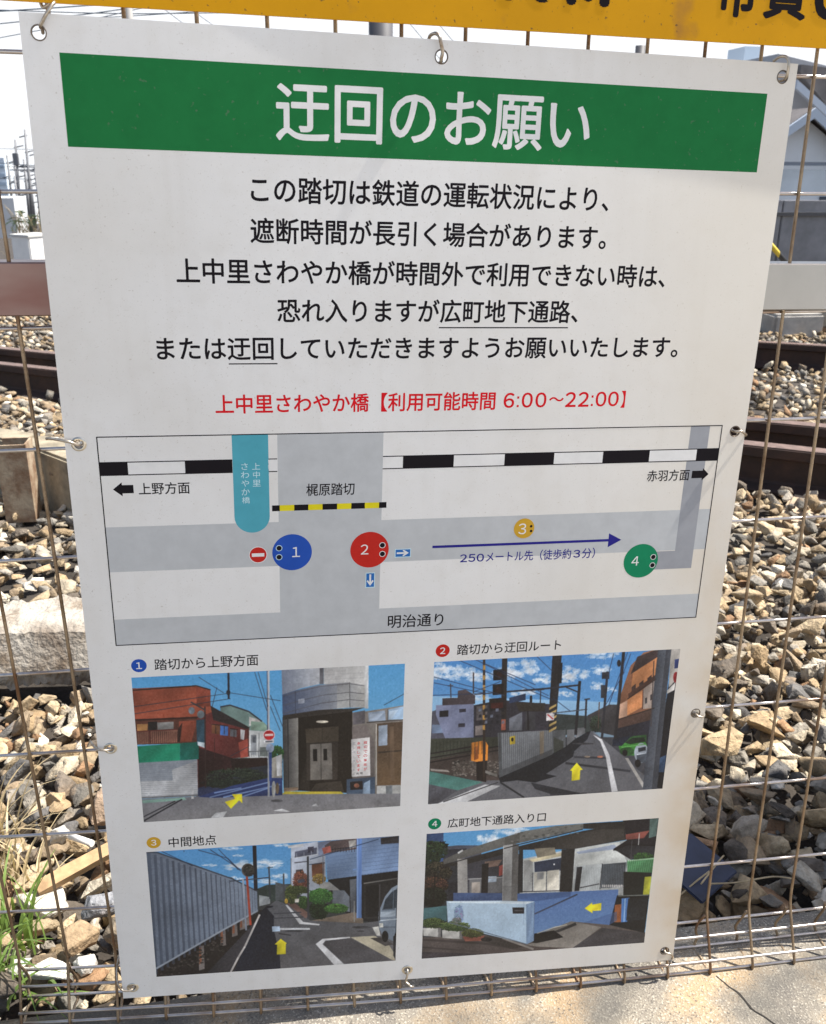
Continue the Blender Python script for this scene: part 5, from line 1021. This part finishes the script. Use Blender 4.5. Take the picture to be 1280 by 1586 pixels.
TIES = [
 (0, [(1, 1, -10), (2, 3, -3), (2, 4, 2), (7, 11, 5.5), (11, 17, 4), (12, 19, 0), (9, 20, -7), (3, 17, -10), (1, 21, -11)], 1.25, 'bent wire tie at the top left corner hole of the board'),
 (1, [(1, -3, -12), (0, -4, -2), (-.5, -1, 2.5), (0, 3, 3.5), (-1.5, 8, 4.5), (-3, 13, 4), (-5.5, 15.5, 0), (-8, 14.5, -8), (-8, 11, -13)], 1.35, 'hooked wire tie in the top middle hole of the board'),
 (2, [(1, -2, -9), (2, -2, -1), (2, 1, 3), (1.5, 7, 4.5), (1, 12, 4), (-1, 15, 2), (-4.5, 15, -1), (-7, 12, -6)], 1.2, 'curled wire tie at the top right corner hole of the board'),
 (3, [(1, -1, -12), (1, -1, -2), (-.5, 0, 2.5), (-5, 3, 4.5), (-10, 4.2, 4), (-15, 4, 0), (-22, 2.5, -9), (-27, 1.5, -13)], 1.25, 'wire tie through the shiny eyelet at the upper left edge'),
 (4, [(0, 0, -7), (-1, 0, -1), (0, .5, 2.5), (4, 1, 4), (9, -2, 3.5), (11.5, -4, 0), (11, -5, -5), (6, -4, -7)], 1.25, 'short wire tie at the upper right edge of the board'),
 (5, [(1, 1, -16), (1, 0, -2), (-.5, 0, 2), (-5, 1, 4), (-10, 1.5, 3), (-14, 1, -2), (-18, 0, -10), (-20, -1, -15)], 1.05, 'wire tie through the eyelet at the lower left edge'),
 (6, [(0, 0, -7), (0, -1, -1), (2, -2, 2.5), (6, -3, 3), (10, -3.5, 0), (11.5, -3, -5), (8, 0, -8)], 1.1, 'thin wire tie at the lower right edge of the board'),
 (7, [(1, 0, -10), (1, 0, -2), (-.5, 0, 2.5), (-6, 0, 4), (-11, 1.5, 3), (-15, 7, 0), (-16, 17, -8), (-14, 26, -18), (-9, 29, -26)], .95, 'long curved wire tie at the bottom left corner hole'),
 (8, [(0, 1, -12), (0, 1, -2), (0, -1, 2.5), (-1, -6, 4), (-2, -11, 4), (-1.5, -15, 1.5), (2, -17, 3.5), (0, -18.5, 0), (4, -20, 3), (7, -21.5, 2)], 1.15, 'twisted wire tie hanging from the bottom middle eyelet'),
 (9, [(0, 0, -12), (0, 1, -2), (0, 0, 2.5), (5, -1, 4), (8.5, -5, 3.5), (9, -10, 1.5), (7, -14, 3), (8, -17, 0), (6, -19, 2.5), (6.5, -22, 0)], 1.15, 'twisted wire tie at the bottom right corner hole')]
for k, path, r, lab in TIES:
    eu, ev = EYES[k]
    tag(tube('wire_tie', spline([bpt(eu + a, ev + c, d / 1000) for a, c, d in path], 6), r / 1000, tiem), lab, 'wire tie', 'wire ties holding the board to the fence')

# ------------------------------------------------------------------ yellow sign above
yel = mat('yellow_enamel', (.60, .29, .003), .45, spec=.15, var=.08, vscale=7, bump=.06, bscale=400, dist=.0004)
mixin(yel, (.30, .14, .04), 26, .60, .72, 6, fac=.6); mixin(yel, (.12, .07, .03), 300, .68, .74, 2, fac=.8)
def yz(x, up=0.):       # front face of the yellow sign, leaning with the fence
    return .016 - .0 * x + (-.034 + (x + .33) * .0532) * 1.0 - .016
def ybot(x): return .9770 - .0172 * (x + .33)
ysign = empty('yellow_sign', (0, yz(0), ybot(0)), 'yellow sign plate with black lettering, only its lower edge showing above the notice board', 'sign')
b2 = bmesh.new(); n = 24; fr_ = []; bk_ = []
for x in np.linspace(-.62, .74, n):
    fr_.append([b2.verts.new((x, yz(x), ybot(x) + h)) for h in (0, .1, .22, .36)]); bk_.append([b2.verts.new((x, yz(x) + .0025, ybot(x) + h)) for h in (0, .1, .22, .36)])
for i in range(n - 1):
    for k in range(3):
        b2.faces.new((fr_[i][k], fr_[i + 1][k], fr_[i + 1][k + 1], fr_[i][k + 1])); b2.faces.new((bk_[i][k], bk_[i][k + 1], bk_[i + 1][k + 1], bk_[i + 1][k]))
    b2.faces.new((fr_[i][0], bk_[i][0], bk_[i + 1][0], fr_[i + 1][0])); b2.faces.new((fr_[i][3], fr_[i + 1][3], bk_[i + 1][3], bk_[i][3]))
for i in (0, n - 1):
    for k in range(3): b2.faces.new((fr_[i][k], fr_[i][k + 1], bk_[i][k + 1], bk_[i][k]))
bmesh.ops.recalc_face_normals(b2, faces=b2.faces[:])
frombm('sign_plate', b2, yel, ysign)
b2 = bmesh.new()
def ytext(s, x0, x1, z0, z1, bold):
    V, F = text_mesh(s, bold, 5); a0, a1 = V[:, 0].min(), V[:, 0].max(); c0, c1 = V[:, 1].min(), V[:, 1].max()
    vs = []
    for a, c, e in V:
        x = x0 + (a - a0) / (a1 - a0) * (x1 - x0); z = z0 + (c - c0) / (c1 - c0) * (z1 - z0) - .0172 * (x - x0)
        vs.append(b2.verts.new((x, yz(x) - .00025 - .00002 * e, z)))
    for f in F:
        try: b2.faces.new([vs[k] for k in f])
        except ValueError: pass
ytext('Ｋ', .024, .061, .9905, 1.024, .05); ytext('Ｍ', .0745, .1095, .9893, 1.023, .05)
bmesh.ops.recalc_face_normals(b2, faces=b2.faces[:]); b2.normal_update()
bad = [f for f in b2.faces if f.normal.y > 0]
if bad: bmesh.ops.reverse_faces(b2, faces=bad)
frombm('lettering', b2, I_black, ysign)
b2 = bmesh.new()
ytext('市', .199, .233, .9860, 1.024, .03); ytext('貫', .239, .277, .9858, 1.025, .028); ytext('６', .283, .309, .9868, 1.024, .05)
bmesh.ops.recalc_face_normals(b2, faces=b2.faces[:]); b2.normal_update()
bad = [f for f in b2.faces if f.normal.y > 0]
if bad: bmesh.ops.reverse_faces(b2, faces=bad)
frombm('lettering', b2, I_black, ysign)

# ------------------------------------------------------------------ grass and weeds
def blades(name, spots, m, label, cat, kind=None, r=random):
    b2 = bmesh.new()
    for (x, y, z, n_, hgt, spread, lean) in spots:
        for _ in range(n_):
            a = r.uniform(0, 6.28); d = Vector((math.cos(a), math.sin(a), 0)); p = Vector((x + r.gauss(0, .012), y + r.gauss(0, .012), z)); h = hgt * r.uniform(.5, 1.1); sp = spread * r.uniform(.3, 1.3); wd = (r.uniform(.0008, .0018) if name == 'dry_grass' else r.uniform(.0011, .0030)) * min(1, hgt / .09)
            s = Vector((-d.y, d.x, 0)); prev = None
            for t in np.linspace(0, 1, 8):
                c = p + Vector((lean[0], lean[1], 0)) * t * t + d * sp * t ** 1.7 + Vector((0, 0, h * (t - .45 * t ** 3 * min(1.4, sp / h))))
                ww = wd * (1 - t ** 2) + .0002
                q = (b2.verts.new(c - s * ww), b2.verts.new(c + s * ww + Vector((0, 0, ww * .5))))
                if prev: b2.faces.new((prev[0], prev[1], q[1], q[0])).smooth = True
                prev = q
    return tag(frombm(name, b2, m), label, cat)
def leafmat(name, c1, c2, tr=.35):
    m = mat(name, c1, .5, col2=c2, vscale=18, thr=(.3, .7)); p = m.node_tree.nodes['Principled BSDF']
    n = m.node_tree.nodes; l = m.node_tree.links; t = n.new('ShaderNodeBsdfTranslucent'); t.inputs['Color'].default_value = (c1[0] * 1.6, c1[1] * 1.5, c1[2], 1)
    x = n.new('ShaderNodeMixShader'); x.inputs[0].default_value = tr; l.new(p.outputs[0], x.inputs[1]); l.new(t.outputs[0], x.inputs[2]); l.new(x.outputs[0], n['Material Output'].inputs['Surface']); return m
gm = leafmat('green_blade', (.22, .32, .08), (.10, .19, .04)); sm = leafmat('straw', (.54, .44, .27), (.38, .30, .18), .25)
blades('grass_tuft', [(-.485, .15, -.02, 15, .13, .05, (.01, -.01)), (-.505, .10, -.02, 17, .14, .055, (.015, -.02)), (-.465, .085, -.02, 9, .075, .06, (.02, -.01)), (-.52, .19, -.02, 10, .12, .06, (0, 0))], gm, 'fresh green grass tuft at the foot of the fence, lower left', 'grass')
blades('dry_grass', [(-.54, .24, -.03, 12, .16, .06, (.01, 0)), (-.55, .32, -.035, 13, .16, .08, (.02, 0)), (-.51, .28, -.03, 8, .11, .08, (.02, -.01)), (-.58, .40, -.04, 12, .16, .08, (.02, 0)), (-.47, .27, -.03, 5, .07, .09, (.03, -.01))], sm, 'pale dry straw grass standing among the stones above the green tuft', 'dry grass')
blades('weed_sprout', [(-.665, 1.10, -.075, 26, .045, .045, (0, 0))], gm, 'tiny green weed sprouting behind the broken slab', 'weed')

# ------------------------------------------------------------------ background: right
wall_steel = mat('grey_steel_wall', (.23, .23, .245), .55, .1, var=.25, vscale=3, bump=.2, bscale=12)  # the wall's own grey, also used for the screen posts
wl = empty('barrier_wall', (5.2, 7, ground_z(7)), 'grey panelled wall across the tracks with a handrail screen on top', 'wall')
for k in range(10):
    x0 = 2.2 + k * .52
    boxobj('wall_panel', (x0 + .258, 7.06, .02), (.512, .10, 1.18), wall_steel, wl, bevel=.006)
boxobj('wall_cap', (4.8, 7.0, .50), (5.2, .035, .03), mat('dark_joint', (.08, .08, .085), .6), wl)
scr = mat('blue_screen', (.42, .48, .55), .25, .2, var=.15, vscale=2)
sc_ = empty('screen_fence', (5.2, 7.15, .62), 'bluish screen fence with slim posts above the grey wall', 'fence')
for k in range(10): boxobj('screen_panel', (2.46 + k * .52, 7.16, .75), (.49, .012, .22), scr, sc_)
for k in range(11): boxobj('post', (2.2 + k * .52, 7.15, .77), (.025, .03, .30), wall_steel, sc_)
boxobj('top_rail', (4.8, 7.15, .905), (5.2, .04, .03), mat('rail_blue_grey', (.16, .19, .24), .4), sc_)
stripe = bpy.data.materials.new('hazard_stripe'); stripe.use_nodes = True
_n = stripe.node_tree.nodes; _l = stripe.node_tree.links; _wv = _n.new('ShaderNodeTexWave'); _wv.inputs['Scale'].default_value = 1.7; _wv.bands_direction = 'X'
_cr = _n.new('ShaderNodeValToRGB'); _cr.color_ramp.interpolation = 'CONSTANT'; _cr.color_ramp.elements[0].color = (.03, .03, .03, 1); _cr.color_ramp.elements[1].position = .5; _cr.color_ramp.elements[1].color = (.75, .55, .06, 1)
_t = _n.new('ShaderNodeTexCoord'); _l.new(_t.outputs['Object'], _wv.inputs['Vector']); _l.new(_wv.outputs['Fac'], _cr.inputs['Fac']); _l.new(_cr.outputs['Color'], _n['Principled BSDF'].inputs['Base Color'])
tag(tube('striped_bar', [(3.55, 6.2, .50), (4.02, 6.2, .072)], .020, stripe, n=12), 'yellow and black striped bar leaning in front of the grey wall', 'barrier bar')
cbk = mat('old_concrete_block', (.40, .38, .35), .9, var=.25, vscale=6, bump=.4, bscale=30)
for x, y, s, lab in ((3.95, 6.1, (.42, .3, .2), 'grey concrete block at the foot of the far wall, nearest the board'), (4.6, 6.2, (.6, .3, .22), 'longer grey concrete block at the foot of the far wall')):
    tag(boxobj('concrete_block', (x, y, ground_z(y) + .08), s, cbk, bevel=.02), lab, 'block')
fol = leafmat('shrub_leaf', (.055, .10, .03), (.03, .06, .02), .2)
def leafcloud(b2, c, rad, n_, sz, seed):
    r = random.Random(seed)
    for _ in range(n_):
        v = Vector((r.gauss(0, 1), r.gauss(0, 1), r.gauss(0, 1))).normalized() * (r.random() ** .45)
        p = Vector(c) + Vector((v.x * rad[0], v.y * rad[1], v.z * rad[2])); q = Quaternion((r.gauss(0, 1), r.gauss(0, 1), r.gauss(0, 1), r.gauss(0, 1))).normalized(); s = sz * r.uniform(.6, 1.3)
        pts_ = [p + q @ Vector(k) * s for k in ((-1, 0, 0), (0, -.35, .1), (1, 0, 0), (0, .35, .1))]; b2.faces.new([b2.verts.new(k) for k in pts_])
b2 = bmesh.new(); leafcloud(b2, (3.6, 6.5, -.26), (.30, .2, .14), 500, .03, 5)
tag(frombm('low_shrub', b2, fol), 'dark low shrub at the foot of the far wall', 'shrub')
# houses
hw = mat('white_render', (.84, .86, .88), .7, var=.05, vscale=.4); rf = mat('slate_roof', (.17, .155, .15), .7, var=.25, vscale=1.5, bump=.4, bscale=8); vg = mat('pale_verge', (.50, .57, .66), .5)
h1 = empty('gable_house', (17, 26, -1.4), 'white gabled house with pale verge boards under the big slate roof', 'house')
gx, gz = 14.99, 2.28
prism('wall', [(gx - 5, -1.5), (gx + 5, -1.5), (gx + 5, gz - 3.3), (gx, gz - .10), (gx - 5, gz - 3.3)], 25.3, 31, hw, h1)
rf1 = prism('roof', [(gx - 5.4, gz - 3.62), (gx, gz), (gx + 5.4, gz - 3.62), (gx + 5.4, gz - 3.5), (gx, gz + .14), (gx - 5.4, gz - 3.5)], 24.9, 31.4, rf, h1)
for s in (-1, 1): prism('verge_board', [(gx, gz - .14), (gx + s * 5.4, gz - 3.76), (gx + s * 5.4, gz - 3.5), (gx, gz + .12)], 24.80, 24.89, vg, h1)
wd_ = boxobj('window', (gx + 1.4, 25.28, -.2), (1.2, .06, 1.0), mat('window_glass', (.08, .10, .13), .1), h1)
boxobj('sill', (gx + 1.4, 25.22, -.73), (1.4, .12, .06), vg, wd_)
h2 = empty('big_house', (19, 34, -1.9), 'larger house with a broad grey brown roof rising behind the white gable', 'house')
px_, pz_ = 17.6, 5.1
prism('wall', [(px_ - 0, -2), (px_ + 9, -2), (px_ + 9, pz_ - 2), (px_ + .5, pz_ - .5), (px_ - 0, 2.0)], 33, 42, mat('grey_render', (.40, .41, .43), .8, var=.1, vscale=.6), h2)
prism('roof', [(px_ + 1.1, 4.22), (px_ + 10, 3.55), (px_ + 10, -1), (px_ + 3.4, 1.95), (px_ + 1.1, 4.0)], 32.4, 32.9, rf, h2)
prism('verge_board', [(px_ + .92, 3.72), (px_ + 4.2, 1.55), (px_ + 4.2, 1.27), (px_ + .92, 3.44)], 32.2, 32.38, vg, h2)
tag(boxobj('rooftop_block', (20.4, 40, 4.2), (.82, 1.5, 2.67), mat('pale_blue_render', (.50, .60, .70), .6)), 'small pale blue block standing beyond, seen over the board top right', 'building')

# ------------------------------------------------------------------ background: left

lb = empty('trackside_box', (-2.35, 9.2, ground_z(9.2)), 'white concrete trackside box beyond the rails at the left', 'box')
RB_ = Matrix.Rotation(R(52), 3, 'Z')
boxobj('box_body', (-2.39, 9.35, -.19), (.30, .26, .74), mat('white_concrete', (.86, .85, .82), .8, var=.08, vscale=5), lb, rot=RB_, bevel=.01)
boxobj('box_lid', (-2.39, 9.35, .185), (.32, .28, .02), mat('lid_grey', (.6, .6, .58), .7), lb, rot=RB_)
blades('dry_brush', [(-3.1 + .09 * k, 12 + .3 * (k % 3), -.72, 12, .85, .35, (0, 0)) for k in range(5)] + [(-2.62 + .03 * k, 11 + .2 * k, -.66, 14, .95, .2, (0, 0)) for k in range(3)], sm, 'tall dry brush behind the white trackside box', 'dry grass')
b2 = bmesh.new()
rr_ = random.Random(8)
for k in range(15):            # fan of stiff palm-like fronds with dry ones below
    a = rr_.uniform(0, 6.28); el = rr_.uniform(-.2, 1.2); d = Vector((math.cos(a) * math.cos(el), math.sin(a) * math.cos(el), math.sin(el)))
    c0 = Vector((-5.28 + rr_.uniform(-.12, .12), 22, -.36)); 
    for q in range(9):
        p = c0 + d * (.07 + .035 * q) - Vector((0, 0, .012 * q * q * .2)); sd_ = d.cross(Vector((0, 0, 1))).normalized() * .05
        for sg in (-1, 1):
            b2.faces.new([b2.verts.new(v) for v in (p, p + sd_ * sg + d * .03, p + sd_ * sg * 1.6 + d * .07 - Vector((0, 0, .03)), p + d * .025)])
sh = tag(frombm('shrub', b2, fol), 'dark green palm like shrub among the masts beyond the tracks', 'shrub')
b2 = bmesh.new()
for k in range(26):
    x = -5.5 + .55 * rr_.random(); add_tube(b2, spline([(x, 21.8, -1.3), (x + rr_.uniform(-.1, .1), 21.8, -.75), (x + rr_.uniform(-.25, .25), 21.8, -.75 + rr_.uniform(.2, .75))], 3), [.014, .013, .012, .011, .010, .008, .005], 5, False)
o = frombm('stem', b2, twig); o.parent = sh
mastm = mat('mast_grey', (.20, .205, .22), .6, .3)
for i, (xa, za, xb, zb, Y_) in enumerate([(-19.34, 2.47, -19.79, -4.9, 85), (-18.49, 3.26, -18.86, -4.9, 85), (-20.37, 1.28, -20.5, -4.9, 86), (-19.31, 1.0, -19.48, -4.9, 87), (-18.66, .6, -18.74, -4.9, 88), (-18.95, 1.9, -19.05, -4.9, 90), (-20.05, .2, -20.12, -4.9, 92), (-19.72, .75, -19.75, -4.9, 94), (-20.75, .9, -20.8, -4.9, 90), (-19.55, -.3, -19.6, -4.9, 84), (-18.3, .1, -18.34, -4.9, 86)]):
    lab = ['lattice mast with a dark transformer, tall among the far masts', 'tallest far mast with two short arms, nearest the board', 'leftmost far catenary mast at the picture edge', 'thin far mast between the lattice mast and the tallest one', 'short far mast by the board edge', 'slim far mast behind the tallest one', 'low thin mast left of the lattice mast', 'thin far mast just left of the lattice mast', 'outermost left mast half out of the picture', 'shortest mast, in front of the lattice mast', 'last low mast before the edge of the board'][i]
    e = empty('catenary_mast', (xb, Y_, zb), lab, 'mast', 'overhead line masts beyond the tracks')
    tube('pole', [(xb, Y_, zb), (xa, Y_, za)], [.14, .08], mastm, e)
    for q in range(3):
        z = za - .5 - q * 1.15; x = xa + (xb - xa) * (za - z) / (za - zb)
        tube('arm', [(x - (.5 if (i + q) % 2 else .15), Y_, z - .12), (x + (.15 if (i + q) % 2 else .6), Y_, z + .06)], .05, mastm, e, 6)
    if i in (1, 5, 7):
        z = min(za - .3, .35 - .2 * i % 1); boxobj('crossbeam', (xa - .6, Y_, z), (1.9, .10, .10), mastm, e)
    if i == 0: boxobj('transformer', (xa - .12, Y_ - .1, za - 1.5), (.42, .4, .95), mastm, e, bevel=.04)
tag(boxobj('low_building', (-15.4, 62, -2.6), (2.0, 3, 2.8), mat('pale_render', (.62, .63, .64), .8, var=.1, vscale=.5)), 'pale low building at the far left beyond the tracks', 'building')
tw = empty('tower_block', (-35.5, 140, -8), 'pale blue tower block far away at the left edge', 'building')
boxobj('wall', (-35.2, 142, -3.5), (3.6, 4, 9.4), mat('tower_blue', (.66, .74, .82), .6), tw)
for k in range(7): boxobj('window_band', (-35.2, 139.95, -6.5 + k * 1.1), (3.4, .06, .45), mat('tower_glass', (.45, .55, .66), .2), tw)
pm = mat('dark_pole', (.075, .075, .085), .6); pm2 = mat('concrete_pole', (.30, .29, .28), .7)
for (x, Y_, r, m_, top, lab) in [(1.70, 14, .175, pm, 3.6, 'thick dark pole top showing between the two signs at the middle'), (-1.77, 14, .050, pm2, 3.6, 'thin grey pole showing between the signs near the left corner'), (5.61, 14, .075, pm, 2.56, 'dark pole top showing between the signs right of the middle')]:
    tag(tube('utility_pole', [(x, Y_, ground_z(14)), (x, Y_, top)], r, m_, n=16), lab, 'pole', 'poles behind the board')
cable = mat('cable_dark', (.06, .09, .13), .6)
for i, (p0, p1, r) in enumerate([((-6.5, 20, 3.37), (1.5, 20, 4.28), .012), ((-6.5, 20, 3.10), (0.5, 20, 4.15), .010), ((-6.5, 20, 2.74), (0.2, 20, 4.25), .008), ((-6.5, 20, 3.55), (1.5, 20, 3.72), .009), ((-3.6, 20, 3.40), (2.5, 20, 4.1), .008), ((-2.2, 20, 3.95), (0.2, 20, 2.35), .006), ((-1.7, 20, 3.95), (.6, 20, 2.5), .006), ((2.2, 20, 4.4), (4.4, 20, 2.2), .007), ((2.8, 20, 4.4), (4.9, 20, 2.3), .007), ((-26, 86, 1.0), (-4, 86, .2), .03), ((-26, 86, -.4), (-4, 86, -.3), .025), ((-26, 86, 1.9), (-4, 86, 2.1), .02), ((-26, 86, .1), (-4, 86, 1.9), .02)]):
    mid = (Vector(p0) + Vector(p1)) / 2 - Vector((0, 0, .04 * (Vector(p1) - Vector(p0)).length * .3))
    tag(tube('overhead_wire', spline([p0, mid, p1], 8), r, cable, n=6), 'thin dark overhead wire crossing the white sky', 'cable', 'overhead wires')
